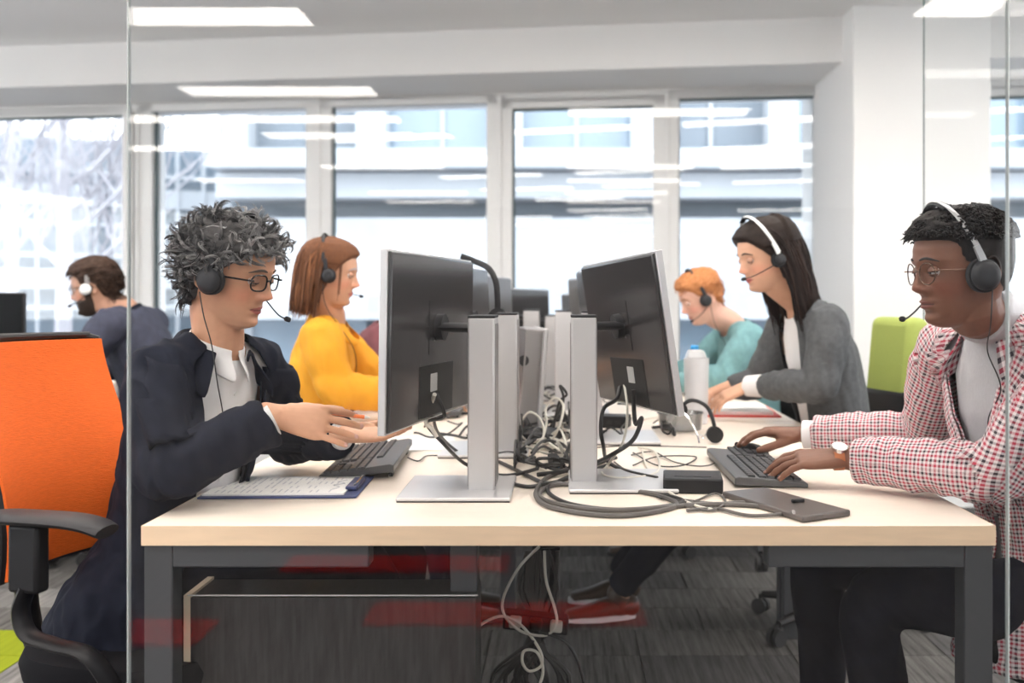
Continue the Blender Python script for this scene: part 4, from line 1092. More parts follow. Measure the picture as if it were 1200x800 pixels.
pc1 = inair(m1, L1, W1*.45, .06)
cable('cable', 'black cable dropping from the left monitor to its base', [pc1, pc1+V((.02,-.01,-.05)), P(500,495,2.33), P(520,520,2.32), D(548,545,.75), D(590,557,.75), D(630,549,.75)], .0045, 'cable_black')
cable('cable', 'second black cable from the left monitor ports', [pc1+V((.0,.05,0)), P(510,500,2.4), D(535,528,.75), D(560,536,.75), D(600,530,.75), D(640,548,.75)], .004, 'cable_black')
wc = cable('cable', 'white plug cable poking out under the left monitor', [pc1+V((0,-.02,0)), P(499,492,2.3), P(506,502,2.3), P(512,512,2.3)], .005, 'cable_white')
cable('cable', 'thin keyboard cable looping on the desk from the left keyboard', dp((478,536),(490,540),(500,534),(520,533),(548,527),(560,518)), .0018, 'cable_black')
cable('cable', 'white cable rising in a loop between the stands', [D(630,530,.75), P(640,500,2.75), P(640,478,2.8), P(650,466,2.8), P(660,475,2.8), P(655,500,2.75), D(640,520,.75), D(612,512,.75)], .0035, 'cable_white')
cable('cable', 'white cable curling over behind the left stand', [D(608,498,.75), P(620,483,2.9), P(634,492,2.85), P(637,510,2.8), D(628,526,.75), D(660,520,.75)], .0035, 'cable_white')
cable('cable', 'white cable lying flat behind the right stand', dp((700,492),(720,488),(745,492),(765,489),(790,487)), .0035, 'cable_white')
cable('cable', 'black cable poking up between the columns', [D(645,500,.75), P(660,470,3.0), P(656,452,3.0), P(664,462,3.0), P(655,472,3.0), D(648,505,.75)], .004, 'cable_black')
rr_ = random.Random(11)
def tangle(name, label, n, m, r, x0, x1, y0, y1, zmax, seg=7):
    mb = MB()
    for i in range(n):
        c = V((rr_.uniform(x0,x1), rr_.uniform(y0,y1), TOP+.006)); pts = []
        a = rr_.uniform(0, 2*pi)
        for k in range(seg):
            a += rr_.uniform(-1.4, 1.4); c = c+V((cos(a)*.05, sin(a)*.13, 0)); c.x = min(max(c.x, x0), x1); c.y = min(max(c.y, y0), y1); pts.append(V((c.x, c.y, TOP+.006+abs(rr_.gauss(0, .35))*zmax)))
        mb.tube(spline(pts, 6), r*rr_.uniform(.7,1.2), 6)
    o = mb.build(name, m); tag(o, label, 'cables', kind='stuff'); return o
tangle('cable_tangle', 'tangle of black cables running between the two monitor rows', 34, 'cable_black', .0042, -.12, .02, 2.45, 4.6, .07)
tangle('cable_tangle', 'tangle of white cables running between the two monitor rows', 22, 'cable_white', .0038, -.13, .03, 2.6, 4.5, .06)
tangle('cable_tangle', 'black cables heaped behind the right monitor stand', 12, 'cable_black', .004, .02, .34, 3.05, 4.0, .06)
tangle('cable_tangle', 'dark cables heaped behind the left monitor stand', 8, 'cable_black', .004, -.45, -.16, 3.0, 3.9, .05)
for i, (x, y, w, d, h, m, lb) in enumerate((( -.06, 2.98, .09,.16,.03,'dark_grey','black hub lying in the cable tangle behind the left stand'),( -.02, 2.52, .025,.12,.025,'port','narrow dark dock beside the foot of the right stand'),(.16,3.30,.12,.08,.04,'black','black box among the cables behind the leaning monitor'),(.06,3.5,.10,.07,.03,'white_plastic','white adapter among the far cables'),(-.2,3.3,.07,.10,.035,'silver','silver hub behind the left stands'))):
    o = empty('cable_hub', lb, 'hub', (x, y, TOP), rr_.uniform(-.4,.4)); MB().box((0,0,h/2+.001), (w,d,h)).build('case', m, o, bevel=.004)
    f = MB(); 
    for k in range(3): f.box((-w*.25+k*w*.25, -d/2-.0005, h*.5), (w*.14,.002,h*.3))
    f.build('port', 'port' if m != 'port' else 'blue', o)
# cables under the desk
def up(px, py, y=2.35): return P(px, py, y)
ud = MB()
for i in range(16):
    x = rr_.uniform(615, 655); pts = [up(x, 645, 2.5), up(x+rr_.uniform(-12,12), 690, 2.5), up(632+rr_.uniform(-10,10), 735, 2.48), up(628+rr_.uniform(-12,12), 760, 2.46), up(600+rr_.uniform(-25,80), 800, 2.45), up(590+rr_.uniform(-40,100), 860, 2.45)]
    ud.tube(spline(pts, 5), rr_.uniform(.004,.007), 6)
tag(ud.build('cable_bundle', 'cable_black'), 'bundle of black cables hanging under the middle of the desk', 'cables', kind='stuff')
sl = MB(); sl.tube(spline([up(640,640,2.52), up(636,690,2.52), up(632,730,2.5)], 5), .035, 12, rb=.018); tag(sl.build('cable_sleeve', 'black_fabric'), 'black cable sleeve under the middle of the desk', 'cable sleeve')
cable('hanging_cable', 'pale cable hanging in a wide loop under the desk, left of the bundle', [up(632,640), up(608,665), up(590,700), up(592,722), up(612,740), up(640,744), up(652,730), up(650,712), up(640,680), up(638,645)], .0035, 'cable_white')
cable('hanging_cable', 'pale cable arching under the desk below the wide loop', [up(550,760), up(560,735), up(585,722), up(605,728), up(622,745), up(634,765), up(634,780), up(620,786), up(612,775), up(615,762), up(630,765), up(636,790), up(620,830)], .0035, 'cable_white')
cable('hanging_cable', 'black cable trailing away to the right under the desk', [up(632,740), up(660,750), up(675,770), up(684,800), up(690,850)], .004, 'cable_black')
cable('hanging_cable', 'black cable trailing away to the left under the desk', [up(626,750), up(600,768), up(580,785), up(575,800), up(570,850)], .004, 'cable_black')
ps = empty('power_strip', 'dark power strip with pale plugs hanging in the cables under the desk', 'power strip', up(628,728,2.46)); ps.rotation_euler = (0, R(6), 0)
MB().box((0,0,0), (.16,.05,.04)).build('body', 'dark_grey', ps, bevel=.005)
for k in range(3): MB().box((-.05+k*.05,-.035,.005), (.03,.03,.025)).build('plug', 'cable_white' if k != 1 else 'black', ps, bevel=.005)

# ------------------------------------------------------------ chairs
def office_chair(label, x, y, rz, fab='black_fabric', arms=True, seatz=.44, frame='black', top=1.07, bot=.60, w=.42, mesh=True, armz=.745, group='office swivel chairs', drop=0):
    o = empty('office_chair', label, 'chair', (x, y, 0), rz, group)      # local +x is where the sitter faces
    # backrest shell: curved grid
    rings = []; nu, nv = 22, 26
    def bp(u, v, t=0):
        if not mesh:
            a_, b_ = 2*u-1, 2*v-1; u = .5+.5*a_*sqrt(1-.30*b_**4); v = .5+.5*b_*sqrt(1-.22*a_**4)
        yy = (u-.5)*w*(1-.10*v) if v > .5 else (u-.5)*w*(.95-.12*(.5-v)*2*0-.0*v)
        zz = bot+(top-bot)*v; xx = -.235-.05*(v-.3)+.035*cos(pi*(v-.25)*1.3)-.05*(1-(2*(u-.5))**2)+.02
        return V((xx-t, yy, zz))
    mb = MB(); th = .016
    for t in (0, th):
        for i in range(nv+1):
            for j in range(nu+1): mb.v.append(tuple(bp(j/nu, i/nv, t)))
    n = nu+1; off = (nv+1)*n
    for i in range(nv):
        for j in range(nu):
            a = i*n+j; mb.f.append((a, a+1, a+1+n, a+n)); mb.f.append((off+a, off+a+n, off+a+1+n, off+a+1))
    for i in range(nv):
        a = i*n; mb.f.append((a, a+n, off+a+n, off+a)); a = i*n+nu; mb.f.append((a, off+a, off+a+n, a+n))
    for j in range(nu):
        mb.f.append((j, off+j, off+j+1, j+1)); a = nv*n+j; mb.f.append((a, a+1, off+a+1, off+a))
    if mesh: mb.build('backrest', fab, o)
    else: MB().box((-.235,0,(top+bot)/2), (.085,w,top-bot), Matrix.Rotation(-.10,3,'Y')).build('backrest', fab, o, bevel=.034, bseg=4)
    if mesh:
        fr = [bp(0,v,.018) for v in np.linspace(0,1,12)]+[bp(u,1.0,.018+.05*sin(pi*u))+V((0,0,.006)) for u in np.linspace(.05,.95,12)]+[bp(1,v,.018) for v in np.linspace(1,0,12)]+[bp(u,0,.02) for u in np.linspace(.95,.05,8)]
        MB().tube(fr, .011, 8, closed=True).build('back_frame', frame, o)
        MB().tube([bp(u,1.0,.020)+V((0,0,.010)) for u in np.linspace(.03,.97,14)], .007, 8).build('top_rail', 'dark_grey', o)
    else:
        MB().box((-.235,0,bot+.04), (.115,w*1.06,.13)).build('back_shell', frame, o, bevel=.02)
    MB().tube(spline([(-.30,0,bot+.16),(-.33,0,bot),(-.28,0,seatz-.06),(-.05,0,seatz-.09)], 6), .03, 10, rb=.016, side=(0,1,0)).build('back_support', frame, o)
    # seat
    s_ = MB(); prof = []
    for i in range(13):
        a = i/12; 
    ring = lambda k, z: [V((.0+.25*k*cos(t)*(abs(cos(t))**-.25 if abs(cos(t)) > .05 else 1)*.93, .245*k*sin(t)*(abs(sin(t))**-.25 if abs(sin(t)) > .05 else 1)*.93, z)) for t in np.linspace(0, 2*pi, 41)[:-1]]
    s_.rings([ring(.8,seatz-.06), ring(.97,seatz-.045), ring(1.0,seatz-.01), ring(.96,seatz+.012), ring(.7,seatz+.02), ring(.3,seatz+.018)]); s_.build('seat', 'black_fabric' if fab != 'lime_fabric' else fab, o)
    MB().box((-.02,0,seatz-.085), (.22,.20,.04)).build('mechanism', frame, o, bevel=.01)
    if arms:
        arm0 = armz
        for sy in (-1, 1):
            armz = arm0-(drop if sy > 0 else 0); pad = MB(); yy = sy*.275
            pad.tube(spline([(-.165,yy,armz-.010),(-.13,yy,armz-.002),(-.08,yy,armz),(.03,yy,armz),(.085,yy,armz-.006),(.115,yy,armz-.016)], 4), [.020+.022*sin(pi*min(1,max(0,(k_/20*.84+.08))))**.5 for k_ in range(21)], 14, rb=.013, side=(0,1,0)); pad.build('armrest_pad', 'dark_grey', o)
            MB().box((-.06,yy,armz-.075), (.068,.035,.13)).build('arm_post', frame, o, bevel=.008)
            MB().tube(spline([(-.06,yy,armz-.13),(-.078,yy,armz-.175),(-.06,yy,armz-.22),(.0,yy,armz-.235),(.08,yy,armz-.25),(.11,yy*.8,seatz-.04),(.06,yy*.3,seatz-.08)], 6), .022, 10, rb=.011, side=(0,1,0)).build('arm_bracket', frame, o)
    MB().cyl((0,0,.09), (0,0,seatz-.09), .028).build('gas_lift', frame, o)
    MB().cyl((0,0,.07), (0,0,.13), .05, r2=.035).build('hub', frame, o)
    for k in range(5):
        a = 2*pi*k/5+.3; d = V((cos(a), sin(a), 0)); MB().tube([V((0,0,.105))+d*.03, V((0,0,.09))+d*.17, V((0,0,.075))+d*.29], [.022,.018,.013], 10).build('base_leg', frame, o)
        c = d*.30; sd = V((-d.y, d.x, 0)); cs = MB(); cs.tube([c+sd*.022+V((0,0,.032)), c+sd*.006+V((0,0,.032))], .028, 14); cs.tube([c-sd*.022+V((0,0,.032)), c-sd*.006+V((0,0,.032))], .028, 14); cs.tube([c+V((0,0,.035)), c+V((0,0,.075))], .008, 8); cs.build('caster', 'rubber', o)
    return o
office_chair('office chair with an orange mesh back behind the woman in navy', -.88, 2.13, R(-15), 'orange_mesh', armz=.752, bot=.60, drop=.10)
office_chair('office chair with a lime green back behind the woman in grey', .965, 3.50, R(196), 'lime_fabric', mesh=False, top=1.10, bot=.74, w=.26, arms=False)
office_chair('black office chair under the man in checks', 1.11, 2.12, R(196), 'black_fabric', top=.98)
office_chair('dark office chair under the woman in yellow', -.88, 3.62, R(0), 'black_fabric', top=.86, arms=False)
office_chair('dark office chair under the red haired man', .85, 4.55, R(180), 'black_fabric', top=.88, arms=False)
office_chair('dark office chair of the bearded man by the window', -1.80, 4.42, R(178), 'black_fabric', top=.90)
office_chair('dark office chair at the third place of the left row', -.96, 4.62, R(0), 'black_fabric', top=.82, arms=False)

# second work place at the far left
d2 = empty('side_desk', 'pale desk at the far left edge with a dark monitor on it', 'desk', (-2.75, 4.5, 0))
MB().box((0,0,TOP-.0185), (.96,1.6,.037)).build('tabletop', 'birch_top', d2, bevel=.001)
for sx in (-1,1):
    for sy in (-1,1): MB().box((sx*.44,sy*.74,(TOP-.037)/2), (.05,.05,TOP-.037)).build('leg', 'white_plastic', d2)
mo = empty('monitor', 'black monitor at the far left edge behind the orange chair', 'monitor', (-2.47, 4.02, TOP), R(8), GM)
MB().box((0,0,.27), (.56,.03,.36)).build('bezel', 'black', mo, bevel=.004)
MB().box((0,-.0155,.27), (.545,.002,.345)).build('screen', 'screen', mo, smooth=False)
MB().box((0,.03,.12), (.05,.03,.24)).build('stand_column', 'black', mo, bevel=.004)
MB().box((0,.03,.005), (.22,.18,.01)).build('base_plate', 'black', mo, bevel=.003)
# ------------------------------------------------------------ cloth
M['navy_wool'] = mat('navy_wool', (.011,.013,.023), .85, noise_s=30, noise_a=.15, bump=.25, bump_s=900, spec=.15)
M['white_cotton'] = mat('white_cotton', (.80,.79,.80), .75, noise_s=12, noise_a=.03, bump=.1)
M['grey_knit'] = mat('light_grey_knit', (.44,.44,.46), .85, noise_s=400, noise_a=.06, stretch=(1,1,.3), bump=.3, bump_s=600)
M['charcoal_knit'] = mat('charcoal_knit', (.085,.09,.097), .9, noise_s=60, noise_a=.18, bump=.25, bump_s=500)
M['yellow_cotton'] = mat('yellow_cotton', (.74,.33,.010), .8, noise_s=14, noise_a=.05, bump=.1)
M['teal_knit'] = mat('teal_knit', (.17,.34,.36), .9, noise_s=50, noise_a=.1)
M['maroon_knit'] = mat('maroon_knit', (.16,.05,.06), .9, noise_s=50, noise_a=.1)
M['dark_trousers'] = mat('dark_trousers', (.008,.009,.016), .9, noise_s=20, noise_a=.2, spec=.1)
M['shoe'] = mat('black_shoe', (.015,.014,.014), .35)
M['shoe_brown'] = mat('brown_shoe', (.05,.03,.02), .45)
M['lid'] = mat('eyelid', (.50,.27,.18), .5); M['lid_dark'] = mat('eyelid_dark', (.15,.062,.038), .5); M['lid_pale'] = mat('eyelid_pale', (.66,.40,.31), .5)
M['nail_dark'] = mat('nail_dark', (.30,.15,.11), .3)
def check_mat():
    m = mat('red_black_white_check', (.8,.8,.8), .85, bump=.2, bump_s=900, sheen=.1); n = m.node_tree.nodes; l = m.node_tree.links; b = n['Principled BSDF']
    a = n.new('ShaderNodeAttribute'); a.attribute_name = 'cloth'; s = n.new('ShaderNodeSeparateXYZ'); l.new(a.outputs['Vector'], s.inputs[0])
    def math(op, x, y=None):
        q = n.new('ShaderNodeMath'); q.operation = op
        for i, v in enumerate((x, y)):
            if v is None: continue
            if isinstance(v, (int, float)): q.inputs[i].default_value = v
            else: l.new(v, q.inputs[i])
        return q.outputs[0]
    per = .0089
    def axis(o):
        t = math('DIVIDE', math('ADD', o, 10.0), per); fr = math('FRACT', t); on = math('LESS_THAN', fr, .5)
        par = math('LESS_THAN', math('FRACT', math('MULTIPLY', math('FLOOR', t), 1/2.0)), .3)   # every third stripe is red
        return on, par, fr
    u, pu, fu = axis(s.outputs['X']); v, pv, fv = axis(s.outputs['Y'])
    both = math('MULTIPLY', u, v); xor = math('ABSOLUTE', math('SUBTRACT', u, v))
    red = math('DIVIDE', math('ADD', math('MULTIPLY', pu, u), math('MULTIPLY', pv, v)), math('MAXIMUM', math('ADD', u, v), 1.0))
    c = n.new('ShaderNodeMix'); c.data_type = 'RGBA'; c.inputs['A'].default_value = (.030,.018,.030,1); c.inputs['B'].default_value = (.50,.04,.08,1); l.new(red, c.inputs['Factor'])
    c2 = n.new('ShaderNodeMix'); c2.data_type = 'RGBA'; c2.inputs['A'].default_value = (.74,.66,.67,1); l.new(c.outputs['Result'], c2.inputs['B'])
    l.new(math('ADD', both, math('MULTIPLY', xor, .48)), c2.inputs['Factor']); l.new(c2.outputs['Result'], b.inputs['Base Color'])
    return m
M['check'] = check_mat()

def hl(xs, zs): return lambda x, ay=0: float(np.interp(x, xs, zs))
def scalp_of(line, col, amt=.85):
    def f(x, y, z):
        L = np.array([line(a, b) for a, b in zip(x, np.abs(y))]) if len(x) < 4000 else np.interp(x, line.xs, line.zs)
        return sstep(-.004, .006, z-L), col, amt
    return f
def mkline(xs, zs):
    def f(x, ay=0): return float(np.interp(x, xs, zs))
    f.xs = xs; f.zs = zs; return f
down = V((0,0,-1))

# ================= the woman in navy
ln = mkline([-.10,-.06,-.035,-.022,0.0,.015,.03,.045,.06,.078,.1],[-.085,-.08,-.055,.005,.022,.012,.020,.034,.046,.062,.068])
w1 = Person('woman with short curly grey hair and black glasses, in a navy jacket', (-.885,2.24,.565), (-.777,2.235,1.068), P(270,320,2.21), R(-27), R(-13), R(12), R(2),
    mid=(-.845,2.245,.82), sh=.150, R_=((-.800,2.005,.815), (-.595,2.09,.918)), L_=((-.68,2.47,.815), (-.510,2.33,.846)),
    legs=(((-.46,2.33,.53),(-.48,2.36,.09)), ((-.42,2.52,.53),(-.46,2.56,.09))), skin=(.60,.325,.205), lip=(.44,.13,.11), scalp=scalp_of(ln, (.10,.09,.09)), fine=True, hs=1.0, size=.93,
    face=dict(nose=1.02, lips=.85),
    hands={'R': dict(d=(.97,.20,-.17), back=(-.1,-.86,.50), ts=(0,.2,1), curls=(.22,.16,.13,.10), spread=.05, thumb=(.22,.16), tcurl=.05, L=1.04),
           'L': dict(d=(.98,-.08,.03), back=(.05,.25,-1), ts=(0,1,.2), curls=(.10,.12,.14,.18), spread=.03, thumb=(.6,.1), L=.93)})
w1.garment('shirt', 'white_cotton', -.002, sleeves=False, top=.98, amp=.003, vox=.005, seed=2)
w1.collar('shirt_collar', 'white_cotton', r0=.058, h=.034, flare=.006, gap=.16, t=.955, drop=.026)
op = lambda t: float(np.interp(t, [-.25,.10,.35,.6,.8,.93], [.60,.42,.40,.50,.62,.95]))
w1.garment('jacket', 'navy_wool', .014, hem=-.24, top=.965, opening=op, amp=.0095, flare=.075, seed=5, vox=.005, srad=(.058,.054,.050,.049,.046), cuff=.022)
w1.strip('lapel', 'navy_wool', .016, .42, .93, lambda t: op(t)-.03, lambda t: float(np.interp(t, [.42,.50,.78,.80,.93], [.010,.045,.088,.062,.060])), roll=.012, thick=.005, lift=.009, on=w1.last)
w1.collar('jacket_collar', 'navy_wool', r0=.076, h=.030, flare=.013, gap=.72, t=.945, drop=.045, thick=.006)
e_, wr_ = V((-.800,2.005,.815)), V((-.595,2.09,.918)); dd_ = (wr_-e_).normalized()
mb = MB(); mb.tube([wr_-dd_*.050, wr_-dd_*.013], [.0335,.0345], 24, rb=[.030,.031]); mb.build('shirt_cuff', 'white_cotton', w1.body)
for i in range(4):
    c_ = wr_-dd_*(.062+.014*i)+V((0,-1,-.55)).normalized()*.047+V((0,0,-.006)); nb_ = V((0,-1,-.5)).normalized(); MB().tube([c_-nb_*.002, c_+nb_*.0025], .0058, 12).build('button', 'navy_button' if 'navy_button' in M else 'dark_grey', w1.body)
e2, wl_ = V((-.68,2.47,.815)), V((-.510,2.33,.846)); d2_ = (wl_-e2).normalized()
MB().tube([wl_-d2_*.040, wl_-d2_*.008], [.033,.034], 24, rb=[.030,.031]).build('shirt_cuff', 'white_cotton', w1.body)
for k in range(5): 
    p_ = w1.surf(.30+.13*k, .03, .002); T_, l_, f_ = w1.axes(.5); MB().tube([p_-f_*.001, p_+f_*.002], .005, 12).build('button', 'white_plastic', w1.body)
w1.trousers('dark_trousers'); w1.shoes('shoe')
w1.eyes(iris=(.05,.03,.02), look=.42, open_=.30, lidcol='lid')
w1.brows(mat('brow_grey', (.10,.07,.055), .7), arch=.005, z0=.020)
w1.glasses('frame_black', rr=.0019, w=.0245, h=.0165, zc=-.004)
M['nail'] = mat('nail_pink', (.66,.40,.34), .25)
w1.nails('nail')
w1.cap_hair('hair', ln, lambda x, y, z: .012+.008*(z > .05)+.004*(x < -.03), seed=3, amp=.35, freq=38, col=(.03,.028,.028), col2=(.09,.085,.085), name='hair')
def grey_clump(x, y, z, t): return min(1, max(0, t**1.6*.9+(.38 if x > .02 else 0.08)-(.25 if z < -.02 else 0)))
w1.locks('hair', 1050, ln, lambda x, y, z: .060 if z > -.02 else .045, seed=4, r=.00085, strands=9, spread=.0045, sides=4, curl=.42, grav=.08, lift=.012, dirf=lambda x, y, z: (.5 if x > 0 else -.5, y*4, .1), cols=((.018,.017,.018),(.30,.29,.29)), clump=grey_clump, steps=10, name='hair_curls', base=.013, rand=1.0, tang=.95)
w1.locks('hair', 170, ln, lambda x, y, z: .050, seed=9, r=.0007, strands=6, spread=.004, sides=4, curl=.45, grav=.1, lift=.015, dirf=lambda x, y, z: (1 if x > 0 else -.6, y*4, -.1), cols=((.04,.038,.04),(.50,.49,.49)), clump=grey_clump, steps=9, name='hair_wisps', base=.017, rand=.9, tang=.95)
nk = w1.surf(.6, -.35, .03)
e1 = w1.H @ V((-.005,-.098,-.04))
headset('black headset on the woman with grey curls', w1, band='black', tilt=R(8), lift=.021, width=.092,
    boom=[(-.002,.097,-.02),(.05,.095,-.06),(.095,.07,-.078),(.124,.055,-.080)],
    cord=[e1, w1.H @ V((.012,-.094,-.09)), w1.H @ V((.03,-.075,-.15)), w1.surf(.88,-.45,.028), w1.surf(.70,-.25,.022), w1.surf(.5,-.2,.020)])
tp_, ti_ = w1.tips['R'][4][0], w1.tips['R'][0][0]
pen = empty('pen', 'orange pen held by the woman in navy', 'pen', tp_); ax_ = V((.96,.18,-.14)).normalized(); o_ = V((0,-.004,-.009))
MB().tube([o_-ax_*.055, o_+ax_*.050], .0042, 10).build('barrel', 'orange_pen', pen); MB().tube([o_+ax_*.050, o_+ax_*.062], [.0042,.001], 10).build('tip', 'white_plastic', pen)

# ================= the man in checks
lm_ = mkline([-.10,-.07,-.045,-.028,-.005,.015,.03,.04,.055,.07,.085,.1],[-.055,-.055,-.035,.002,.018,.010,.014,.050,.058,.060,.062,.066])
m1p = Person('man in a red, black and white checked jacket and round glasses', (1.06,2.14,.565), (.950,2.175,1.118), (.822,2.055,CAMH+.062), R(194), R(188), R(4), 0,
    mid=(1.025,2.165,.83), sh=.195, L_=((.885,2.03,.812), (.635,2.245,.806)), R_=((.905,2.52,.82), (.635,2.640,.806)),
    legs=(((.62,2.36,.54),(.66,2.55,.09)), ((.66,2.10,.53),(.72,2.26,.09))), skin=(.185,.080,.048), lip=(.20,.075,.062), scalp=scalp_of(lm_, (.012,.009,.008), .92), fine=True, hs=1.02, size=1.04,
    face=dict(nose=.92, nosew=1.3, lips=1.55),
    hands={'L': dict(d=(-.99,.12,-.05), back=(-.12,-.25,1), ts=(0,1,0), curls=(.30,.27,.25,.25), spread=.07, thumb=(.50,.22), tcurl=.2, L=1.12),
           'R': dict(d=(-.99,.10,.06), back=(-.05,.05,1), ts=(0,-1,0), curls=(.28,.30,.32,.32), spread=.04, thumb=(.40,.45), tcurl=.2, L=1.08)})
m1p.garment('roll_neck', 'grey_knit', .000, hem=.10, sleeves=False, top=.98, amp=.003, neck=.80, vox=.005, seed=2)
opm = lambda t: float(np.interp(t, [-.25,.10,.35,.5,.65,.8,.93], [.20,.06,.06,.18,.32,.50,.95]))
m1p.garment('jacket', 'check', .014, hem=-.32, top=.955, opening=opm, amp=.0085, flare=.05, seed=8, vox=.0048, srad=(.068,.058,.052,.048,.043), cuff=.030)
m1p.strip('lapel', 'check', .016, .30, .93, lambda t: opm(t)-.02, lambda t: float(np.interp(t, [.30,.4,.72,.745,.93], [.015,.045,.098,.066,.06])), roll=.012, thick=.005, lift=.009, on=m1p.last)
m1p.collar('jacket_collar', 'check', r0=.080, h=.036, flare=.013, gap=.75, t=.94, drop=.05, thick=.006)
for (e_, w_) in (((.885,2.03,.812), (.635,2.245,.806)), ((.905,2.52,.82), (.635,2.640,.806))):
    e_, w_ = V(e_), V(w_); d_ = (w_-e_).normalized(); 
    if e_.y > 2.3: MB().tube([w_-d_*.05, w_-d_*.002], [.036,.037], 24, rb=[.033,.034]).build('cuff', 'white_cotton', m1p.body)
pk = m1p.surf(.66, .95, .018); T_, l_, f_ = m1p.axes(.66); nrm_ = (pk-m1p.spine(.66)).normalized(); tn_ = nrm_.cross(V((0,0,1))).normalized()
MB().box(pk+nrm_*.002, (.006,.085,.012), Matrix((nrm_, tn_, nrm_.cross(tn_))).transposed() @ Matrix.Rotation(.18,3,'X')).build('breast_pocket', mat('violet_welt', (.10,.07,.22), .8), m1p.body, bevel=.002)
m1p.trousers('dark_trousers'); m1p.shoes('shoe')
m1p.eyes(iris=(.03,.015,.01), look=.30, open_=.42, lidcol='lid_dark')
m1p.brows(mat('brow_black', (.012,.009,.008), .7), arch=.005, z0=.021)
m1p.glasses(mat('frame_bronze', (.16,.10,.07), .25, metal=.6), round_=True, rr=.0013, w=.0235, h=.0215, zc=-.005, temple='frame_bronze' if 'frame_bronze' in M else mat('frame_tan', (.22,.12,.08), .3, metal=.4))
m1p.nails('nail_dark')
def manT(x, y, z): return .006+.010*float(sstep(.035, .085, z))+.004*(x > .03)
m1p.cap_hair('hair', lm_, manT, seed=6, amp=.32, freq=70, col=(.008,.006,.006), col2=(.022,.017,.015), fine=120)
m1p.locks('hair', 2400, lm_, lambda x, y, z: .015, seed=8, r=.0020, curl=1.0, grav=0, lift=.010, dirf=lambda x, y, z: (1, y*3, 0), cols=((.005,.004,.004),(.018,.013,.011)), steps=8, name='hair_coils', keep=lambda x, y, z: z > .05, base=.017, rand=1.0, tang=.9)
# wrist watch
e_, w_ = V((.885,2.03,.812)), V((.635,2.245,.806)); d_ = (w_-e_).normalized(); cw = w_+V((-.014,.006,-.001)); hd_ = V((-.99,.12,-.05)).normalized()
wt = bpy.data.objects.new('wrist_watch', None); C.objects.link(wt); wt.parent = m1p.body; sd_ = V((0,0,1)).cross(hd_).normalized()
MB().tube([cw-hd_*.011, cw+hd_*.011], [.0335,.0335], 28, rb=[.0270,.0270], side=sd_).build('strap', 'leather_tan', wt)
nz_ = V((.02,-.42,.9)).normalized(); cf_ = cw+V((0,-.013,.0245)); MB().tube([cf_-nz_*.003, cf_+nz_*.005], .0185, 24).build('watch_case', 'chrome', wt); MB().tube([cf_+nz_*.005, cf_+nz_*.0056], .0165, 24).build('dial', 'white_plastic', wt)
e1 = m1p.H @ V((-.005,.098,-.04))
headset('headset with a silver band on the man in checks', m1p, band='band_grey', tilt=R(20), lift=.026, width=.094, rcup=.034,
    boom=[(.0,-.093,-.03),(.05,-.088,-.075),(.092,-.06,-.094),(.118,-.030,-.094)][::1],
    cord=[e1, m1p.H @ V((.0,.092,-.11)), m1p.surf(.93,.5,.035), m1p.surf(.80,.55,.030), m1p.surf(.68,.30,.022), m1p.surf(.5,.28,.020), m1p.surf(.34,.45,.022)])

# ================= the woman in yellow
ly = mkline([-.10,-.05,-.02,0,.02,.04,.06,.078,.1],[-.11,-.10,-.09,-.05,-.01,.02,.045,.060,.066])
y1 = Person('woman with a brown bob in a yellow shirt', (-.90,3.60,.57), (-.838,3.56,1.095), P(386,320,3.52), R(8), R(4), R(6), 0, mid=(-.88,3.59,.83), sh=.165,
    R_=((-.775,3.38,.86), (-.545,3.50,.815)), L_=((-.70,3.78,.85), (-.50,3.70,.80)), legs=(((-.45,3.52,.54),(-.42,3.55,.09)), ((-.45,3.70,.54),(-.42,3.72,.09))),
    skin=(.62,.34,.22), lip=(.48,.15,.12), scalp=scalp_of(ly, (.10,.045,.02)), size=.95, hands={'R': dict(d=(1,.05,-.1), back=(0,-.3,1), ts=(0,1,0), curls=(.3,.3,.3,.3), L=.95), 'L': dict(d=(1,-.05,-.1), back=(0,0,1), ts=(0,-1,0), curls=(.3,.3,.3,.3), L=.95)})
y1.garment('shirt', 'yellow_cotton', .010, hem=-.18, top=.97, amp=.008, flare=.03, seed=12, vox=.006, srad=(.070,.064,.058,.056,.044), cuff=.015)
y1.collar('shirt_collar', 'yellow_cotton', r0=.062, h=.030, flare=.012, gap=.4, t=.955, drop=.032)
y1.trousers('dark_trousers', .012); y1.shoes('shoe_brown'); y1.eyes(look=.3); y1.brows(M['bark'])
bcol = ((.10,.040,.018),(.30,.125,.055))
y1.cap_hair('hair', ly, lambda x, y, z: .014+(.004 if z > .03 else 0), seed=2, amp=.10, freq=18, col=bcol[0], col2=(.18,.07,.03))
y1.locks('hair', 560, ly, lambda x, y, z: max(.06, z+.135+.02*rnd.random()), seed=14, r=.0019, strands=5, spread=.006, sides=4, grav=1.3, lift=.013, dirf=lambda x, y, z: (-.6 if x > .02 else -.25, y*6, -.2 if z < .08 else .1), cols=bcol, steps=10, name='hair_strands', base=.012, keep=lambda x, y, z: x < -.002)
headset('headset on the woman with the brown bob', y1, band='black', tilt=R(-12), lift=.020, width=.099, rcup=.026, boom=[(-.0,.10,-.02),(.06,.09,-.06),(.11,.05,-.07)],
    cord=[y1.H @ V((.0,-.106,-.04)), y1.H @ V((.02,-.10,-.12)), y1.surf(.85,-.45,.035), y1.surf(.6,-.35,.03), y1.surf(.4,-.3,.03)])

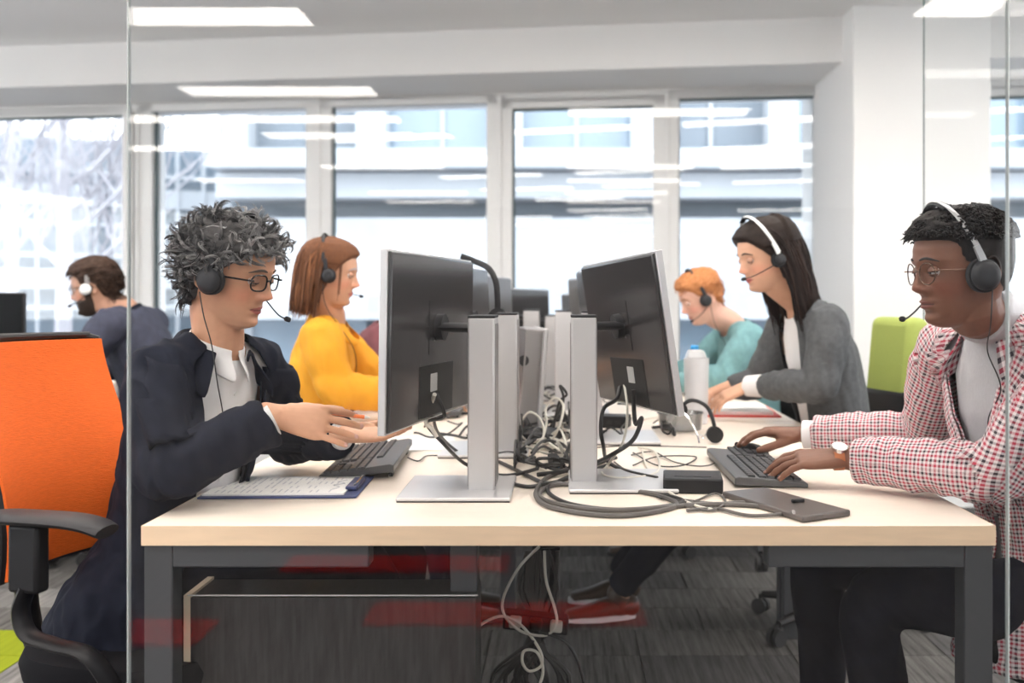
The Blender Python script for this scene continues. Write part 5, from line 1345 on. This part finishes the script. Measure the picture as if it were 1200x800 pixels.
# ================= the woman in grey
lg = mkline([-.10,-.05,-.02,0,.02,.04,.06,.078,.1],[-.11,-.10,-.08,-.03,.0,.022,.042,.062,.068])
g1 = Person('woman with long dark hair in a grey cardigan, sorting papers', (.955,3.46,.565), (.815,3.42,1.150), P(898,300,3.37), R(190), R(196), R(12), 0, mid=(.91,3.44,.86), sh=.165,
    L_=((.835,3.23,.885), (.640,3.46,.862)), R_=((.72,3.66,.86), (.54,3.64,.82)), legs=(((.46,3.56,.54),(.22,3.82,.09)), ((.48,3.40,.54),(.20,3.60,.09))),
    skin=(.64,.36,.24), lip=(.50,.13,.12), scalp=scalp_of(lg, (.02,.014,.012)), size=.95,
    hands={'L': dict(d=(-.88,.08,-.42), back=(-.4,-.3,.85), ts=(0,1,0), curls=(.22,.25,.3,.3), L=.98), 'R': dict(d=(-.9,-.3,-.3), back=(0,0,1), ts=(0,-1,0), curls=(.2,.3,.4,.5), L=.98)})
g1.garment('blouse', 'white_cotton', -.002, sleeves=False, top=.97, amp=.002, vox=.007)
opg = lambda t: float(np.interp(t, [-.2,.3,.9], [.35,.35,.6]))
g1.garment('cardigan', 'charcoal_knit', .012, hem=-.20, top=.965, opening=opg, amp=.007, flare=.04, seed=15, vox=.006, srad=(.064,.056,.050,.047,.038), cuff=.075)
el_, wr2 = V((.835,3.23,.885)), V((.640,3.46,.862)); dg_ = (wr2-el_).normalized(); MB().tube([wr2-dg_*.105, wr2-dg_*.05, wr2-dg_*.002], [.040,.039,.036], 24, rb=[.037,.036,.033]).build('blouse_cuff', 'white_cotton', g1.body)
g1.trousers('dark_trousers', .012); g1.shoes('shoe_brown', sole='label_white'); g1.eyes(look=.5, open_=.25); g1.brows(mat('brow_dark', (.02,.013,.01), .7))
gcol = ((.012,.008,.007),(.050,.030,.024))
g1.cap_hair('hair', lg, lambda x, y, z: .014+(.008 if z > .03 else 0)+(.01 if x < -.04 else 0), seed=4, amp=.10, freq=16, col=gcol[0], col2=(.03,.019,.015))
g1.locks('hair', 520, lg, lambda x, y, z: max(.1, z+.27+.06*(x < -.02)), seed=24, r=.0020, strands=5, spread=.007, sides=4, grav=1.0, lift=.018, dirf=lambda x, y, z: (-.9 if x > .0 else -.4, y*6, -.3 if z < .08 else .0), cols=gcol, steps=14, name='hair_strands', base=.014, wave=.06, keep=lambda x, y, z: x < .015)
headset('headset with a white band on the woman in the grey cardigan', g1, band='white_plastic', tilt=R(18), lift=.032, width=.102, rcup=.022, boom=[(.0,.10,-.02),(.05,.096,-.035),(.095,.075,-.05),(.118,.05,-.055)])
g1.headcol = None

# ================= the red haired man
lr = mkline([-.10,-.07,-.045,-.028,-.005,.015,.03,.045,.06,.08,.1],[-.06,-.06,-.04,.0,.018,.008,.016,.040,.052,.062,.066])
r1 = Person('red haired man in a teal jumper bending over the desk', (.86,4.60,.56), (.765,4.52,1.045), P(822,348,4.45), R(185), R(188), R(22), 0, mid=(.86,4.57,.82), sh=.18,
    L_=((.70,4.32,.835), (.50,4.40,.79)), R_=((.62,4.72,.84), (.45,4.66,.79)), legs=(((.42,4.68,.54),(.40,4.7,.09)), ((.42,4.50,.54),(.40,4.5,.09))),
    skin=(.72,.42,.32), lip=(.55,.22,.19), scalp=scalp_of(lr, (.42,.16,.06)), hands={'L': dict(d=(-1,.1,-.1), back=(0,0,1), ts=(0,1,0), curls=(.3,.3,.3,.3)), 'R': dict(d=(-1,-.1,-.1), back=(0,0,1), ts=(0,-1,0), curls=(.3,.3,.3,.3))})
r1.garment('jumper', 'teal_knit', .010, hem=-.18, top=.975, amp=.006, seed=21, vox=.0065, srad=(.066,.058,.050,.047,.040), cuff=.01)
r1.trousers('dark_trousers', .012); r1.shoes('shoe_brown'); r1.eyes(look=.5, open_=.2, lidcol='lid_pale'); r1.brows(mat('brow_red', (.30,.12,.05), .7))
r1.cap_hair('hair', lr, lambda x, y, z: .008+.012*float(sstep(.03,.09,z)), seed=5, amp=.3, freq=50, col=(.34,.12,.04), col2=(.62,.27,.11))
r1.locks('hair', 500, lr, lambda x, y, z: .03, seed=5, r=.0014, grav=.3, lift=.012, dirf=lambda x, y, z: (.6 if z > .05 else -.3, y*3, z*3), cols=((.34,.12,.04),(.66,.30,.12)), steps=5, name='hair_tufts', base=.008, tang=1)
headset('headset on the red haired man', r1, band='dark_grey', tilt=R(6), lift=.020, width=.090, rcup=.027, boom=[(.0,.09,-.03),(.05,.085,-.06),(.09,.06,-.075)], cord=[r1.H @ V((0,.094,-.04)), r1.H @ V((.01,.085,-.12)), r1.surf(.9,.6,.03), r1.surf(.7,.5,.03)])

# ================= the bearded man by the window
lb_ = mkline([-.10,-.07,-.045,-.028,-.005,.015,.03,.045,.06,.08,.1],[-.075,-.07,-.045,.0,.018,.006,.012,.042,.055,.063,.066])
b1 = Person('bearded man with dark hair and glasses in a navy jacket by the window', (-1.80,4.42,.57), (-1.930,4.38,1.115), P(112,336,4.32), R(176), R(186), R(10), 0, mid=(-1.84,4.41,.85), sh=.185,
    L_=((-2.03,4.15,.86), (-2.27,4.28,.80)), R_=((-2.05,4.62,.86), (-2.28,4.55,.80)), legs=(((-2.25,4.50,.54),(-2.25,4.5,.09)), ((-2.25,4.32,.54),(-2.25,4.3,.09))),
    skin=(.60,.34,.24), lip=(.40,.14,.12), scalp=scalp_of(lb_, (.03,.018,.012)), hands={'L': dict(d=(-1,.1,-.1), back=(0,0,1), ts=(0,1,0), curls=(.3,.3,.3,.3)), 'R': dict(d=(-1,-.1,-.1), back=(0,0,1), ts=(0,-1,0), curls=(.3,.3,.3,.3))})
b1.garment('jacket', mat('blue_navy_wool', (.040,.045,.075), .85, noise_s=30, noise_a=.15), .016, hem=-.2, top=.975, amp=.007, seed=31, vox=.0065, srad=(.070,.060,.052,.050,.042), cuff=.015)
b1.collar('jacket_collar', 'navy_wool', r0=.068, h=.030, flare=.010, gap=.6, t=.95, drop=.03)
b1.trousers('dark_trousers', .012); b1.shoes('shoe'); b1.eyes(look=.3); b1.brows(M['bark']); b1.glasses('frame_bronze' if 'frame_bronze' in M else 'frame_black', rr=.0015)
b1.cap_hair('hair', lb_, lambda x, y, z: .012+.010*float(sstep(.03,.09,z)), seed=7, amp=.3, freq=45, col=(.025,.014,.010), col2=(.07,.04,.028))
b1.locks('hair', 500, lb_, lambda x, y, z: .035, seed=6, r=.0022, grav=.1, lift=.018, dirf=lambda x, y, z: (.8 if z > .05 else -.4, y*3, z*3), cols=((.02,.012,.009),(.08,.045,.03)), steps=5, name='hair_tufts', base=.012, tang=1)
# beard: shell over jaw
rr = head_grid(b1.face, 90, 110); rings = []
for r_ in rr:
    ring = []
    for p in r_:
        x, y, z = [float(t) for t in p]; f_ = float(sstep(.0, .012, (-.045-z)))*float(sstep(-.01,.012,x)); f_ = max(f_, float(sstep(0,.01,-.012-z))*float(sstep(-.004,.006,x))*float(sstep(.035,.025,x)))
        if -.078 < z < -.056 and abs(y) < .022 and x > .05: f_ = 0
        q = V((x,y,z)); n = V((x, y*1.4, -.03+z*.4)).normalized(); ring.append(b1.H @ (q+n*((.008+.002*mnoise.noise(q*150))*f_-.005*(1-f_))))
    rings.append(ring)
mb = MB(); mb.rings(rings); mb.build('beard', mat('beard_brown', (.035,.020,.014), .8), b1.body, auto=False)
headset('headset with a pale ear cup on the bearded man', b1, band='silver_side', cup='white_plastic', tilt=R(-10), lift=.014, width=.090, rcup=.027, boom=[(.0,.095,-.03),(.05,.09,-.055),(.095,.06,-.065)])

# ================= the person in maroon, mostly behind the monitor
t1 = Person('person in a maroon jumper, mostly hidden behind the left foreground monitor', (-.955,4.66,.56), (-.80,4.62,1.03), (-.675,4.60,1.15), R(2), R(5), R(20), 0, mid=(-.915,4.65,.81), sh=.165,
    R_=((-.76,4.42,.84), (-.55,4.50,.79)), L_=((-.66,4.82,.84), (-.50,4.76,.79)), legs=(((-.48,4.58,.54),(-.46,4.6,.09)), ((-.48,4.76,.54),(-.46,4.78,.09))),
    skin=(.55,.32,.22), scalp=scalp_of(lr, (.03,.02,.015)), hands={'R': dict(d=(1,.05,-.1), back=(0,-.3,1), ts=(0,1,0), curls=(.3,.3,.3,.3)), 'L': dict(d=(1,-.05,-.1), back=(0,0,1), ts=(0,-1,0), curls=(.3,.3,.3,.3))})
t1.garment('jumper', 'maroon_knit', .010, hem=-.18, top=.975, amp=.006, seed=41, vox=.0065)
t1.trousers('dark_trousers', .012); t1.shoes('shoe'); t1.eyes(look=.4); t1.brows(M['bark'])
t1.cap_hair('hair', lr, lambda x, y, z: .018, seed=9, amp=.2, freq=30, col=(.02,.013,.01), col2=(.05,.03,.02))
